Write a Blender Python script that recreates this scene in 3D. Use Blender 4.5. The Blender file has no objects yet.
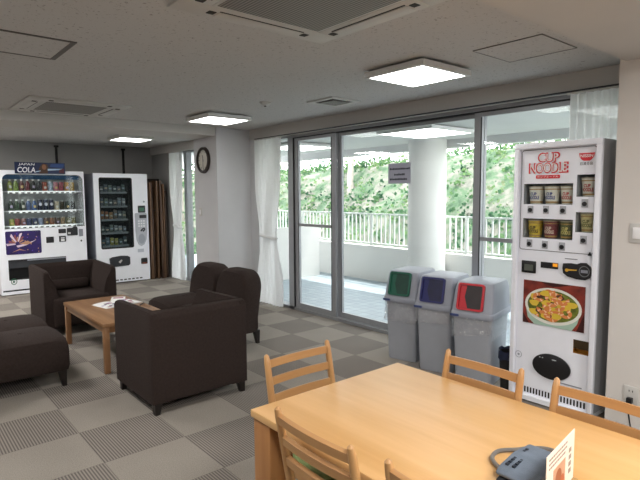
import bpy, bmesh, math, random
from mathutils import Vector, Matrix, noise as mnoise
random.seed(7)
PI = math.pi
SC = bpy.context.scene
COL = SC.collection
SC.view_settings.view_transform = 'Standard'
SC.view_settings.look = 'None'
SC.view_settings.exposure = 0.6

# ------------------------------------------------------------------ materials
def lin(h):
    if isinstance(h, str):
        h = h.lstrip('#'); c = [int(h[i:i+2], 16)/255 for i in (0, 2, 4)]
    else:
        c = [x/255 for x in h]
    return tuple((x/12.92 if x <= .04045 else ((x+.055)/1.055)**2.4) for x in c)+(1.0,)

_M = {}
def M(name, col, rough=.5, metal=0., var=.06, scale=8., bump=0., bscale=200., emit=0., spec=.5, stretch=(1, 1, 1), alpha=1.):
    """Principled surface with a soft procedural colour variation."""
    if name in _M: return _M[name]
    m = bpy.data.materials.new(name); m.use_nodes = True; _M[name] = m
    nt = m.node_tree; n = nt.nodes; L = nt.links
    b = n['Principled BSDF']
    b.inputs['Roughness'].default_value = rough; b.inputs['Metallic'].default_value = metal
    b.inputs['Specular IOR Level'].default_value = spec
    c = lin(col)
    tc = n.new('ShaderNodeTexCoord'); mp = n.new('ShaderNodeMapping'); mp.inputs['Scale'].default_value = stretch
    L.new(tc.outputs['Object'], mp.inputs['Vector'])
    nz = n.new('ShaderNodeTexNoise'); nz.inputs['Scale'].default_value = scale; nz.inputs['Detail'].default_value = 4
    L.new(mp.outputs['Vector'], nz.inputs['Vector'])
    r = n.new('ShaderNodeValToRGB')
    r.color_ramp.elements[0].position = .3; r.color_ramp.elements[1].position = .7
    r.color_ramp.elements[0].color = tuple(max(0, x*(1-var)) for x in c[:3])+(1,)
    r.color_ramp.elements[1].color = tuple(min(1, x*(1+var)) for x in c[:3])+(1,)
    L.new(nz.outputs['Fac'], r.inputs['Fac']); L.new(r.outputs['Color'], b.inputs['Base Color'])
    if bump:
        n2 = n.new('ShaderNodeTexNoise'); n2.inputs['Scale'].default_value = bscale; n2.inputs['Detail'].default_value = 2
        L.new(mp.outputs['Vector'], n2.inputs['Vector'])
        bp = n.new('ShaderNodeBump'); bp.inputs['Strength'].default_value = bump; bp.inputs['Distance'].default_value = .004
        L.new(n2.outputs['Fac'], bp.inputs['Height']); L.new(bp.outputs['Normal'], b.inputs['Normal'])
    if emit:
        b.inputs['Emission Color'].default_value = c; b.inputs['Emission Strength'].default_value = emit
    if alpha < 1: b.inputs['Alpha'].default_value = alpha
    return m

def wood(name, c0, c1, axis='Y', rough=.4, sc=14.):
    if name in _M: return _M[name]
    m = bpy.data.materials.new(name); m.use_nodes = True; _M[name] = m
    nt = m.node_tree; n = nt.nodes; L = nt.links; b = n['Principled BSDF']
    b.inputs['Roughness'].default_value = rough
    tc = n.new('ShaderNodeTexCoord'); mp = n.new('ShaderNodeMapping')
    s = [1, 1, 1]; s['XYZ'.index(axis)] = .06; mp.inputs['Scale'].default_value = s
    L.new(tc.outputs['Object'], mp.inputs['Vector'])
    nz = n.new('ShaderNodeTexNoise'); nz.inputs['Scale'].default_value = sc; nz.inputs['Detail'].default_value = 6; nz.inputs['Roughness'].default_value = .6
    L.new(mp.outputs['Vector'], nz.inputs['Vector'])
    r = n.new('ShaderNodeValToRGB'); r.color_ramp.elements[0].position = .35; r.color_ramp.elements[1].position = .65
    r.color_ramp.elements[0].color = lin(c0); r.color_ramp.elements[1].color = lin(c1)
    L.new(nz.outputs['Fac'], r.inputs['Fac']); L.new(r.outputs['Color'], b.inputs['Base Color'])
    return m

def math_node(nt, op, a, b=None, c=None):
    nd = nt.nodes.new('ShaderNodeMath'); nd.operation = op
    for i, x in enumerate((a, b, c)):
        if x is None: continue
        if isinstance(x, (int, float)): nd.inputs[i].default_value = x
        else: nt.links.new(x, nd.inputs[i])
    return nd.outputs[0]

def carpet():
    m = bpy.data.materials.new('carpet_tiles'); m.use_nodes = True
    nt = m.node_tree; n = nt.nodes; L = nt.links; b = n['Principled BSDF']
    b.inputs['Roughness'].default_value = .95; b.inputs['Specular IOR Level'].default_value = .1
    g = n.new('ShaderNodeNewGeometry'); sx = n.new('ShaderNodeSeparateXYZ'); L.new(g.outputs['Position'], sx.inputs[0])
    fx = math_node(nt, 'DIVIDE', math_node(nt, 'SUBTRACT', sx.outputs[0], .9097-20), .5)
    fy = math_node(nt, 'DIVIDE', math_node(nt, 'SUBTRACT', sx.outputs[1], 4.0217-20), .5)
    ij = math_node(nt, 'ADD', math_node(nt, 'FLOOR', fx), math_node(nt, 'FLOOR', fy))
    par = math_node(nt, 'MODULO', ij, 2.0)            # 1 = plain tile, 0 = ribbed tile
    # fine ribs across each ribbed tile
    rib = math_node(nt, 'SINE', math_node(nt, 'MULTIPLY', sx.outputs[0], 2*PI*30/.5))
    rib = math_node(nt, 'MULTIPLY_ADD', rib, .5, .5)
    nz = n.new('ShaderNodeTexNoise'); nz.inputs['Scale'].default_value = 160; nz.inputs['Detail'].default_value = 3
    L.new(g.outputs['Position'], nz.inputs['Vector'])
    nb = n.new('ShaderNodeTexNoise'); nb.inputs['Scale'].default_value = 2.2; L.new(g.outputs['Position'], nb.inputs['Vector'])
    cr = n.new('ShaderNodeValToRGB'); cr.color_ramp.elements[0].position = .3; cr.color_ramp.elements[1].position = .75
    cr.color_ramp.elements[0].color = lin('8b847b'); cr.color_ramp.elements[1].color = lin('aba49b')
    L.new(nz.outputs['Fac'], cr.inputs['Fac'])
    cd = n.new('ShaderNodeValToRGB'); cd.color_ramp.elements[0].position = .25; cd.color_ramp.elements[1].position = .8
    cd.color_ramp.elements[0].color = lin('6a6460'); cd.color_ramp.elements[1].color = lin('9c948b')
    L.new(math_node(nt, 'MULTIPLY_ADD', nz.outputs['Fac'], .35, math_node(nt, 'MULTIPLY', rib, .65)), cd.inputs['Fac'])
    mx = n.new('ShaderNodeMix'); mx.data_type = 'RGBA'
    L.new(par, mx.inputs['Factor']); L.new(cd.outputs['Color'], mx.inputs['A']); L.new(cr.outputs['Color'], mx.inputs['B'])
    # joint lines
    ex = math_node(nt, 'ABSOLUTE', math_node(nt, 'SUBTRACT', math_node(nt, 'FRACT', fx), .5))
    ey = math_node(nt, 'ABSOLUTE', math_node(nt, 'SUBTRACT', math_node(nt, 'FRACT', fy), .5))
    ln = math_node(nt, 'GREATER_THAN', math_node(nt, 'MAXIMUM', ex, ey), .494)
    m2 = n.new('ShaderNodeMix'); m2.data_type = 'RGBA'; m2.blend_type = 'MULTIPLY'
    L.new(math_node(nt, 'MULTIPLY', ln, .35), m2.inputs['Factor']); L.new(mx.outputs['Result'], m2.inputs['A']); m2.inputs['B'].default_value = (.3, .3, .3, 1)
    m3 = n.new('ShaderNodeMix'); m3.data_type = 'RGBA'; m3.blend_type = 'MULTIPLY'; m3.inputs['Factor'].default_value = .25
    L.new(m2.outputs['Result'], m3.inputs['A']); L.new(nb.outputs['Fac'], m3.inputs['B'])
    L.new(m3.outputs['Result'], b.inputs['Base Color'])
    bp = n.new('ShaderNodeBump'); bp.inputs['Strength'].default_value = .3; bp.inputs['Distance'].default_value = .003
    L.new(nz.outputs['Fac'], bp.inputs['Height']); L.new(bp.outputs['Normal'], b.inputs['Normal'])
    return m

def acoustic():
    m = bpy.data.materials.new('acoustic_board'); m.use_nodes = True
    nt = m.node_tree; n = nt.nodes; L = nt.links; b = n['Principled BSDF']; b.inputs['Roughness'].default_value = .95
    b.inputs['Specular IOR Level'].default_value = .1
    g = n.new('ShaderNodeNewGeometry')
    nz = n.new('ShaderNodeTexNoise'); nz.inputs['Scale'].default_value = 55; nz.inputs['Detail'].default_value = 3; nz.inputs['Distortion'].default_value = .8
    L.new(g.outputs['Position'], nz.inputs['Vector'])
    r = n.new('ShaderNodeValToRGB'); r.color_ramp.elements[0].position = .30; r.color_ramp.elements[1].position = .38
    r.color_ramp.elements[0].color = lin('96928f'); r.color_ramp.elements[1].color = lin('cac8c6')
    L.new(nz.outputs['Fac'], r.inputs['Fac'])
    L.new(r.outputs['Color'], b.inputs['Base Color'])
    return m

def glass(name, tint=(.955, .965, .962, 1), fac=.9, rough=0.):
    m = bpy.data.materials.new(name); m.use_nodes = True; nt = m.node_tree; n = nt.nodes; L = nt.links
    n.remove(n['Principled BSDF']); out = n['Material Output']
    t = n.new('ShaderNodeBsdfTransparent'); t.inputs[0].default_value = tint
    gl = n.new('ShaderNodeBsdfGlossy'); gl.inputs['Roughness'].default_value = rough; gl.inputs[0].default_value = (.9, .95, .95, 1)
    fr = n.new('ShaderNodeLayerWeight'); fr.inputs['Blend'].default_value = .5
    mx = n.new('ShaderNodeMixShader'); L.new(math_node(nt, 'MULTIPLY_ADD', math_node(nt, 'POWER', fr.outputs['Facing'], 4.0), .6*fac, .02*fac), mx.inputs[0])
    L.new(t.outputs[0], mx.inputs[1]); L.new(gl.outputs[0], mx.inputs[2]); L.new(mx.outputs[0], out.inputs[0])
    return m

def sheer(name, col, trans=.35, see=.12, emit=0.):
    m = bpy.data.materials.new(name); m.use_nodes = True; nt = m.node_tree; n = nt.nodes; L = nt.links
    n.remove(n['Principled BSDF']); out = n['Material Output']; c = lin(col)
    tc = n.new('ShaderNodeTexCoord'); nz = n.new('ShaderNodeTexNoise'); nz.inputs['Scale'].default_value = 60; L.new(tc.outputs['Object'], nz.inputs['Vector'])
    r = n.new('ShaderNodeValToRGB'); r.color_ramp.elements[0].color = tuple(x*.93 for x in c[:3])+(1,); r.color_ramp.elements[1].color = c
    L.new(nz.outputs['Fac'], r.inputs['Fac'])
    d = n.new('ShaderNodeBsdfDiffuse'); t = n.new('ShaderNodeBsdfTranslucent'); tp = n.new('ShaderNodeBsdfTransparent')
    L.new(r.outputs[0], d.inputs[0]); L.new(r.outputs[0], t.inputs[0])
    a = n.new('ShaderNodeMixShader'); a.inputs[0].default_value = trans; L.new(d.outputs[0], a.inputs[1]); L.new(t.outputs[0], a.inputs[2])
    b = n.new('ShaderNodeMixShader'); b.inputs[0].default_value = see; L.new(a.outputs[0], b.inputs[1]); L.new(tp.outputs[0], b.inputs[2])
    L.new(b.outputs[0], out.inputs[0])
    return m

def emission(name, col, s):
    m = bpy.data.materials.new(name); m.use_nodes = True; nt = m.node_tree; n = nt.nodes; L = nt.links
    b = n['Principled BSDF']; c = lin(col); b.inputs['Base Color'].default_value = c
    tc = n.new('ShaderNodeTexCoord'); nz = n.new('ShaderNodeTexNoise'); nz.inputs['Scale'].default_value = 3; L.new(tc.outputs['Object'], nz.inputs['Vector'])
    L.new(math_node(nt, 'MULTIPLY_ADD', nz.outputs['Fac'], s*.1, s*.95), b.inputs['Emission Strength'])
    b.inputs['Emission Color'].default_value = c
    return m

# ------------------------------------------------------------------ mesh helpers
class MB:
    def __init__(s): s.v = []; s.f = []; s.m = []
    def add(s, bm, mi=0, T=None):
        o = len(s.v); bm.verts.index_update()
        for v in bm.verts: s.v.append((T @ v.co) if T else v.co.copy())
        for f in bm.faces: s.f.append([o+v.index for v in f.verts]); s.m.append(mi)
        bm.free(); return s
    def box(s, x0, x1, y0, y1, z0, z1, mi=0, bev=0., seg=2, T=None):
        bm = bmesh.new(); bmesh.ops.create_cube(bm, size=1)
        for v in bm.verts: v.co = Vector(((x0+x1)/2+v.co.x*(x1-x0), (y0+y1)/2+v.co.y*(y1-y0), (z0+z1)/2+v.co.z*(z1-z0)))
        if bev: bmesh.ops.bevel(bm, geom=list(bm.edges), offset=bev, segments=seg, profile=.5, affect='EDGES')
        return s.add(bm, mi, T)
    def cyl(s, p0, p1, r0, r1=None, mi=0, n=16, rot=0.):
        p0, p1 = Vector(p0), Vector(p1); r1 = r0 if r1 is None else r1
        d = p1-p0; bm = bmesh.new()
        bmesh.ops.create_cone(bm, cap_ends=True, segments=n, radius1=r0, radius2=r1, depth=d.length)
        T = Matrix.Translation((p0+p1)/2) @ d.to_track_quat('Z', 'Y').to_matrix().to_4x4() @ Matrix.Rotation(rot, 4, 'Z')
        return s.add(bm, mi, T)
    def ring(s, rings, mi=0, caps=True, closed=False):
        """rings: lists of equal-length point loops, skinned in order."""
        o = len(s.v); n = len(rings[0])
        for r in rings: s.v += [Vector(p) for p in r]
        k = len(rings)
        for i in range(k if closed else k-1):
            a, b = o+i*n, o+((i+1) % k)*n
            for j in range(n): s.f.append([a+j, a+(j+1) % n, b+(j+1) % n, b+j]); s.m.append(mi)
        if caps and not closed:
            s.f.append([o+j for j in range(n)][::-1]); s.m.append(mi)
            s.f.append([o+(k-1)*n+j for j in range(n)]); s.m.append(mi)
        return s
    def tube(s, pts, r, mi=0, n=8, closed=False):
        pts = [Vector(p) for p in pts]; rings = []; k = len(pts)
        for i, p in enumerate(pts):
            a = pts[i-1] if (i > 0 or closed) else p; b = pts[(i+1) % k] if (i < k-1 or closed) else p
            q = (b-a).to_track_quat('Z', 'Y'); rr = r[i] if isinstance(r, (list, tuple)) else r
            rings.append([p+q @ Vector((rr*math.cos(2*PI*j/n), rr*math.sin(2*PI*j/n), 0)) for j in range(n)])
        return s.ring(rings, mi, closed=closed)
    def lathe(s, prof, c=(0, 0, 0), mi=0, n=20, caps=True):
        c = Vector(c)
        return s.ring([[c+Vector((r*math.cos(2*PI*j/n), r*math.sin(2*PI*j/n), z)) for j in range(n)] for r, z in prof], mi, caps)
    def prism(s, poly, axis, a, b, mi=0, bev=0., seg=2, T=None):
        """poly in the two other axes (order: x->(y,z), y->(x,z), z->(x,y)), extruded a..b along axis."""
        def P(u, w, t): return {'x': (t, u, w), 'y': (u, t, w), 'z': (u, w, t)}[axis]
        bm = bmesh.new(); lo = [bm.verts.new(P(u, w, a)) for u, w in poly]; hi = [bm.verts.new(P(u, w, b)) for u, w in poly]
        n = len(poly); bm.faces.new(lo[::-1]); bm.faces.new(hi)
        for i in range(n): bm.faces.new([lo[i], lo[(i+1) % n], hi[(i+1) % n], hi[i]])
        bmesh.ops.recalc_face_normals(bm, faces=bm.faces)
        if bev: bmesh.ops.bevel(bm, geom=list(bm.edges), offset=bev, segments=seg, profile=.5, affect='EDGES')
        return s.add(bm, mi, T)
    def poly(s, pts, mi=0):
        o = len(s.v); s.v += [Vector(p) for p in pts]; s.f.append(list(range(o, o+len(pts)))); s.m.append(mi); return s
    def flat(s, pts2, y, mi=0):      # polygon in local XZ seen from -y
        return s.poly([(x, y, z) for x, z in pts2], mi)
    def build(s, name, mats, parent=None, smooth=True, fix=True):
        me = bpy.data.meshes.new(name); me.from_pydata([tuple(v) for v in s.v], [], s.f)
        for m in (mats if isinstance(mats, (list, tuple)) else [mats]): me.materials.append(m)
        me.polygons.foreach_set('material_index', s.m)
        if fix:
            bm = bmesh.new(); bm.from_mesh(me); bmesh.ops.recalc_face_normals(bm, faces=bm.faces); bm.to_mesh(me); bm.free()
        if smooth:
            me.polygons.foreach_set('use_smooth', [True]*len(me.polygons)); me.set_sharp_from_angle(angle=math.radians(38))
        me.update()
        o = bpy.data.objects.new(name, me); COL.objects.link(o)
        if parent: o.parent = parent
        return o

def tag(o, label=None, cat=None, group=None, kind=None):
    if label: o['label'] = label
    if cat: o['category'] = cat
    if group: o['group'] = group
    if kind: o['kind'] = kind
    return o
def thing(name, label, cat, loc=(0, 0, 0), rz=0., group=None, kind=None):
    o = bpy.data.objects.new(name, None); COL.objects.link(o); o.location = loc; o.rotation_euler = (0, 0, rz)
    o.empty_display_size = .1
    return tag(o, label, cat, group, kind)
def struct(o): o['kind'] = 'structure'; return o
def dup(root, loc, rz=None, label=None, group=None):
    r = root.copy(); COL.objects.link(r); r.location = loc
    if rz is not None: r.rotation_euler = (0, 0, rz)
    if label: r['label'] = label
    if group: r['group'] = group
    for ch in root.children:
        c = ch.copy(); COL.objects.link(c); c.parent = r
        for g in ch.children:
            d = g.copy(); COL.objects.link(d); d.parent = c
    return r

def text_geo(s, bold=0.):
    cu = bpy.data.curves.new('t', 'FONT'); cu.body = s; cu.size = 1; cu.offset = bold; cu.resolution_u = 3
    ob = bpy.data.objects.new('t', cu); COL.objects.link(ob)
    dg = bpy.context.evaluated_depsgraph_get(); me = bpy.data.meshes.new_from_object(ob.evaluated_get(dg))
    vs = [v.co.copy() for v in me.vertices]; fs = [list(p.vertices) for p in me.polygons]
    bpy.data.objects.remove(ob); bpy.data.curves.remove(cu); bpy.data.meshes.remove(me)
    return vs, fs
def text_fit(mb, s, x0, x1, z0, z1, y, mi=0, bold=0., shear=0., wrap=None, ref=None):
    """writing on a front face (local XZ, facing -y) fitted to a box; wrap=radius bends it round a cup."""
    vs, fs = text_geo(s, bold)
    if not vs: return
    rv = text_geo(s, ref)[0] if ref is not None else vs
    a0, a1 = min(v.x for v in rv), max(v.x for v in rv); b0, b1 = min(v.y for v in rv), max(v.y for v in rv)
    o = len(mb.v)
    for v in vs:
        x = x0+(v.x-a0)/(a1-a0)*(x1-x0); z = z0+(v.y-b0)/(b1-b0)*(z1-z0); x += shear*(z-z0)
        if wrap:
            r = wrap(z); mb.v.append(Vector((r*math.sin(x/r), -r*math.cos(x/r), z)))
        else: mb.v.append(Vector((x, y, z)))
    for f in fs: mb.f.append([o+i for i in f]); mb.m.append(mi)
def disc(cx, cz, rx, rz, n=24, a0=0., a1=2*PI):
    return [(cx+rx*math.cos(a0+(a1-a0)*i/n), cz+rz*math.sin(a0+(a1-a0)*i/n)) for i in range(n if abs(a1-a0-2*PI) < 1e-6 else n+1)]
def rrect(x0, x1, z0, z1, r, n=5):
    p = []
    for cx, cz, a in ((x1-r, z1-r, 0), (x0+r, z1-r, PI/2), (x0+r, z0+r, PI), (x1-r, z0+r, 1.5*PI)):
        p += [(cx+r*math.cos(a+PI/2*i/n), cz+r*math.sin(a+PI/2*i/n)) for i in range(n+1)]
    return p
def holed_front(mb, x0, x1, z0, z1, holes, y=0., mi=0):
    """front skin with real recesses; holes = (hx0,hx1,hz0,hz1,depth,mat index)."""
    xs = sorted({x0, x1}|{h[0] for h in holes}|{h[1] for h in holes}); zs = sorted({z0, z1}|{h[2] for h in holes}|{h[3] for h in holes})
    for i in range(len(xs)-1):
        for j in range(len(zs)-1):
            cx, cz = (xs[i]+xs[i+1])/2, (zs[j]+zs[j+1])/2
            if any(h[0] < cx < h[1] and h[2] < cz < h[3] for h in holes): continue
            mb.poly([(xs[i], y, zs[j]), (xs[i+1], y, zs[j]), (xs[i+1], y, zs[j+1]), (xs[i], y, zs[j+1])], mi)
    for hx0, hx1, hz0, hz1, d, k in holes:
        a = [(hx0, hz0), (hx1, hz0), (hx1, hz1), (hx0, hz1)]
        for i in range(4):
            p, q = a[i], a[(i+1) % 4]
            mb.poly([(p[0], y, p[1]), (p[0], y+d, p[1]), (q[0], y+d, q[1]), (q[0], y, q[1])], k)
        mb.poly([(x, y+d, z) for x, z in a], k)
def shell(mb, x0, x1, y0, y1, z0, z1, mi=0):
    """the other five sides of a cabinet whose front is holed_front"""
    mb.poly([(x0, y0, z0), (x0, y1, z0), (x0, y1, z1), (x0, y0, z1)], mi); mb.poly([(x1, y0, z0), (x1, y1, z0), (x1, y1, z1), (x1, y0, z1)], mi)
    mb.poly([(x0, y1, z0), (x1, y1, z0), (x1, y1, z1), (x0, y1, z1)], mi); mb.poly([(x0, y0, z1), (x1, y0, z1), (x1, y1, z1), (x0, y1, z1)], mi)
    mb.poly([(x0, y0, z0), (x1, y0, z0), (x1, y1, z0), (x0, y1, z0)], mi)
ORD = ['first', 'second', 'third', 'fourth', 'fifth', 'sixth', 'seventh', 'eighth', 'ninth', 'tenth', 'eleventh', 'twelfth']

# ------------------------------------------------------------------ the room
CEIL = 2.45
m_wall = M('wall_paint', 'cbcbcd', .85, var=.03, scale=3)
m_wallwarm = M('wall_paint_warm', 'd6d1cc', .85, var=.03, scale=3)
m_plaster = M('plaster_paint', 'c4c1bd', .9, var=.03, scale=2)
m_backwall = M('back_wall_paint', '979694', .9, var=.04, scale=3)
m_alu = M('window_aluminium', '9a9c9f', .45, metal=.3, var=.03)
m_alud = M('window_gasket', '2a2b2d', .5)
m_glass = glass('window_glass')
struct(MB().box(-3.6, 4.3, -2.6, 10.05, -.1, 0).build('floor', carpet()))
struct(MB().box(-3.6, 4.45, -2.6, 10.05, CEIL, CEIL+.1).build('ceiling', acoustic()))
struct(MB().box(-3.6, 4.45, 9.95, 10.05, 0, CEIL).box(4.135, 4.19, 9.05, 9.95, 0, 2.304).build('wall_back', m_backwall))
struct(MB().box(-3.6, -3.5, -2.6, 9.95, 0, CEIL).build('wall_left', m_wall))
struct(MB().box(-3.5, 4.45, -2.6, -2.5, 0, CEIL).build('wall_rear', m_wall))
struct(MB().box(3.55, 4.4, -2.5, 1.325, 0, CEIL-.001).build('wall_right', m_wallwarm))
struct(MB().box(3.57, 4.4, 6.40, 7.07, 0, CEIL-.001).box(4.11, 4.175, 6.20, 6.40, 0, 2.304).build('wall_column', m_wall))
struct(MB().box(-3.5, 3.57, 6.42, 7.08, 2.34, CEIL-.001).build('trim_1', m_plaster))
struct(MB().box(-3.5, 3.549, .45, 1.29, 2.34, CEIL-.001).build('trim_2', m_plaster))
struct(MB().box(4.10, 4.44, 1.326, 6.40, 2.305, CEIL-.001).build('trim_3', m_plaster))
struct(MB().box(4.10, 4.44, 7.07, 9.95, 2.305, CEIL-.001).build('trim_4', m_plaster))
struct(MB().box(-3.5, 4.1, 9.935, 9.95, 0, .07).build('baseboard_back', M('baseboard_vinyl', '5c5a58', .6)))
struct(MB().box(3.535, 3.55, -2.5, 1.34, 0, .06).build('baseboard_right', M('baseboard_vinyl', '5c5a58', .6)))

# window_1: the big sliding window
WX = 4.20
w1 = struct(thing('window_1', None, None, (0, 0, 0)))
fr = MB()
fr.box(WX-.02, WX+.10, 1.326, 6.40, 2.275, 2.305)                       # head
fr.box(WX-.02, WX+.10, 1.326, 6.40, -.02, .035)                         # sill track
for y0, y1 in ((5.49, 5.60), (1.33, 1.38), (6.34, 6.40)): fr.box(WX-.02, WX+.10, y0, y1, .0, 2.28)
fr.build('window_frame', m_alu, w1)
g_ = MB(); g_.box(WX+.01, WX+.05, 1.38, 5.49, 2.258, 2.276); g_.box(WX-.021, WX+.0, 5.482, 5.49, .03, 2.27); g_.build('gasket', m_alud, w1)
def sash(y0, y1, x, sty=.075, mid=None, top=2.26, st2=None):
    b = MB(); st2 = st2 or sty
    b.box(x, x+.035, y0, y0+sty, .03, top); b.box(x, x+.035, y1-st2, y1, .03, top)
    b.box(x+.001, x+.034, y0+sty, y1-st2, .03, .10); b.box(x+.001, x+.034, y0+sty, y1-st2, top-.035, top)
    if mid: b.box(x+.001, x+.034, y0+sty, y1-st2, mid-.018, mid+.018)
    o = b.build('sash', m_alu, w1)
    MB().box(x+.015, x+.020, y0+sty, y1-st2, .10, top-.035).build('pane', m_glass, o)
    q = MB(); q.box(x-.002, x+.0, y0+sty-.012, y0+sty, .1, top-.04); q.box(x-.002, x+.0, y1-st2, y1-st2+.012, .1, top-.04); q.build('gasket', m_alud, o)
    return o
sash(4.68, 5.48, WX, .08, 1.14)                 # narrow door sash
sash(2.70, 4.69, WX+.045, .085, st2=.07)                  # wide middle pane
sash(1.38, 2.78, WX+.0, .08, 1.12)              # right pane behind the machine
o = MB().box(WX+.03, WX+.035, 5.60, 6.34, .035, 2.275).build('pane', m_glass, w1)

# window_2: the far window beyond the column
w2 = struct(thing('window_2', None, None, (0, 0, 0)))
b = MB(); b.box(WX-.02, WX+.08, 7.07, 9.95, 2.275, 2.305); b.box(WX-.02, WX+.08, 7.07, 9.95, -.02, .05)
for y0, y1 in ((7.07, 7.12), (8.57, 8.68), (9.89, 9.95)): b.box(WX-.02, WX+.08, y0, y1, .05, 2.275)
b.build('window_frame', m_alu, w2)
MB().box(WX+.02, WX+.025, 7.12, 8.57, .05, 2.275).build('pane', m_glass, w2)
MB().box(WX+.02, WX+.025, 8.68, 9.89, .05, 2.275).build('pane', m_glass, w2)

# ------------------------------------------------------------------ outside
m_tile = bpy.data.materials.new('balcony_tile'); m_tile.use_nodes = True
nt = m_tile.node_tree; n = nt.nodes
br = n.new('ShaderNodeTexBrick'); br.offset = 0; br.inputs['Scale'].default_value = 1; br.inputs['Brick Width'].default_value = .15; br.inputs['Row Height'].default_value = .15
br.inputs['Mortar Size'].default_value = .006; br.inputs['Color1'].default_value = lin('98a4aa'); br.inputs['Color2'].default_value = lin('8b989f'); br.inputs['Mortar'].default_value = lin('707c82')
gg = n.new('ShaderNodeNewGeometry'); nt.links.new(gg.outputs['Position'], br.inputs['Vector']); nt.links.new(br.outputs['Color'], n['Principled BSDF'].inputs['Base Color'])
n['Principled BSDF'].inputs['Roughness'].default_value = .5
m_ext = M('exterior_paint', 'd6d5d1', .9, var=.04, scale=2)
m_extceil = M('exterior_ceiling_paint', 'd2d3d2', .9, var=.03, scale=2)
struct(MB().box(4.30, 6.9, -1.5, 12.5, -.12, -.02).build('balcony_floor', m_tile))
struct(MB().box(6.72, 6.88, -1.5, 12.5, -.02, .60).build('balcony_parapet', m_ext))
b = MB().box(4.45, 6.80, -1.5, 12.5, 2.34, 2.55); b.box(6.62, 6.80, -1.5, 12.5, 2.22, 2.34); struct(b.build('balcony_ceiling', m_extceil))
struct(MB().box(4.45, 6.42, 7.62, 7.74, -.02, .93).build('balcony_end_wall', m_ext))
struct(MB().cyl((6.42, 5.06, -.02), (6.42, 5.06, 2.34), .285, n=40).build('balcony_column', m_ext))
# fence on the parapet
f_ = thing('balcony_fence', 'pale metal fence of thin upright bars standing on the balcony parapet outside the window', 'fence', (6.80, 5.4, .60))
m_fence = M('fence_metal', 'd8dbd7', .6)
b = MB()
y = -6.8
while y < 7.0:
    b.box(-.010, .010, y-.010, y+.010, .03, .56); y += .105
b.build('bar_row', m_fence, f_)
MB().box(-.018, .018, -6.85, 7.0, .56, .585).build('top_rail', m_fence, f_)
MB().box(-.018, .018, -6.85, 7.0, .03, .055).build('bottom_rail', m_fence, f_)
for y in (-6.8, -4.8, -2.8, -.8, 1.2, 3.2, 5.2, 7.0): MB().box(-.02, .02, y-.02, y+.02, 0, .585).build('post', m_fence, f_)

# hillside
def hill_z(x, y):
    t = max(0, x-8.0)
    crest = 2.35+.25*math.exp(-((y-9.0)/2.5)**2)
    a = -.85+.10*(x-6.9)+t*.66
    k = .35; h = max(k-abs(a-crest), 0)/k
    z = min(a, crest)-h*h*k*.25-.04*max(0, x-14)
    return z+.30*mnoise.noise(Vector((x*.6, y*.6, 1.3)))+.12*mnoise.noise(Vector((x*1.9, y*1.9, 4)))
m_hill = bpy.data.materials.new('hillside_ground'); m_hill.use_nodes = True
nt = m_hill.node_tree; n = nt.nodes; L = nt.links
gg = n.new('ShaderNodeNewGeometry'); n1 = n.new('ShaderNodeTexNoise'); n1.inputs['Scale'].default_value = 2.2; n1.inputs['Detail'].default_value = 8; n1.inputs['Roughness'].default_value = .7
L.new(gg.outputs['Position'], n1.inputs['Vector']); r = n.new('ShaderNodeValToRGB'); e = r.color_ramp.elements
e[0].position = .32; e[0].color = lin('2e4230'); e[1].position = .74; e[1].color = lin('7a7a70')
x_ = e.new(.45); x_.color = lin('485f44'); x_ = e.new(.56); x_.color = lin('6e6c62')
L.new(n1.outputs['Fac'], r.inputs['Fac']); L.new(r.outputs[0], n['Principled BSDF'].inputs['Base Color']); n['Principled BSDF'].inputs['Roughness'].default_value = 1
b = MB(); NX, NY = 44, 80
for i in range(NX):
    for j in range(NY):
        x = 6.95+i*.36; y = -4+j*.42; b.v.append(Vector((x, y, hill_z(x, y))))
for i in range(NX-1):
    for j in range(NY-1): b.f.append([i*NY+j, (i+1)*NY+j, (i+1)*NY+j+1, i*NY+j+1]); b.m.append(0)
struct(b.build('hillside', m_hill))
def leafmat(name, cols, sc):
    m = bpy.data.materials.new(name); m.use_nodes = True; nt = m.node_tree; n = nt.nodes; L = nt.links
    gg = n.new('ShaderNodeNewGeometry'); n1 = n.new('ShaderNodeTexNoise'); n1.inputs['Scale'].default_value = sc; n1.inputs['Detail'].default_value = 5
    L.new(gg.outputs['Position'], n1.inputs['Vector']); r = n.new('ShaderNodeValToRGB'); e = r.color_ramp.elements
    e[0].position = .30; e[0].color = lin(cols[0]); e[1].position = .70; e[1].color = lin(cols[-1])
    for k, c in enumerate(cols[1:-1]):
        x = e.new(.30+.40*(k+1)/(len(cols)-1)); x.color = lin(c)
    n.remove(n['Principled BSDF']); d = n.new('ShaderNodeBsdfDiffuse'); t = n.new('ShaderNodeBsdfTranslucent'); mx = n.new('ShaderNodeMixShader'); mx.inputs[0].default_value = .45
    L.new(n1.outputs['Fac'], r.inputs['Fac']); L.new(r.outputs[0], d.inputs[0]); L.new(r.outputs[0], t.inputs[0]); L.new(d.outputs[0], mx.inputs[1]); L.new(t.outputs[0], mx.inputs[2])
    L.new(mx.outputs[0], n['Material Output'].inputs[0])
    return m
m_leaf = leafmat('shrub_leaves', ['223a30', '406046', '6a8658', '80866c'], 1.6)
def leaf(b, p, s, rnd):
    u = Vector((rnd.uniform(-1, 1), rnd.uniform(-1, 1), rnd.uniform(-.6, 1))).normalized(); w = u.orthogonal().normalized()
    w.rotate(Matrix.Rotation(rnd.uniform(0, 6.3), 3, u)); w *= s*.45; u *= s
    b.poly([p, p+u*.5+w, p+u, p+u*.5-w])
rnd = random.Random(3); b = MB()
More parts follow.
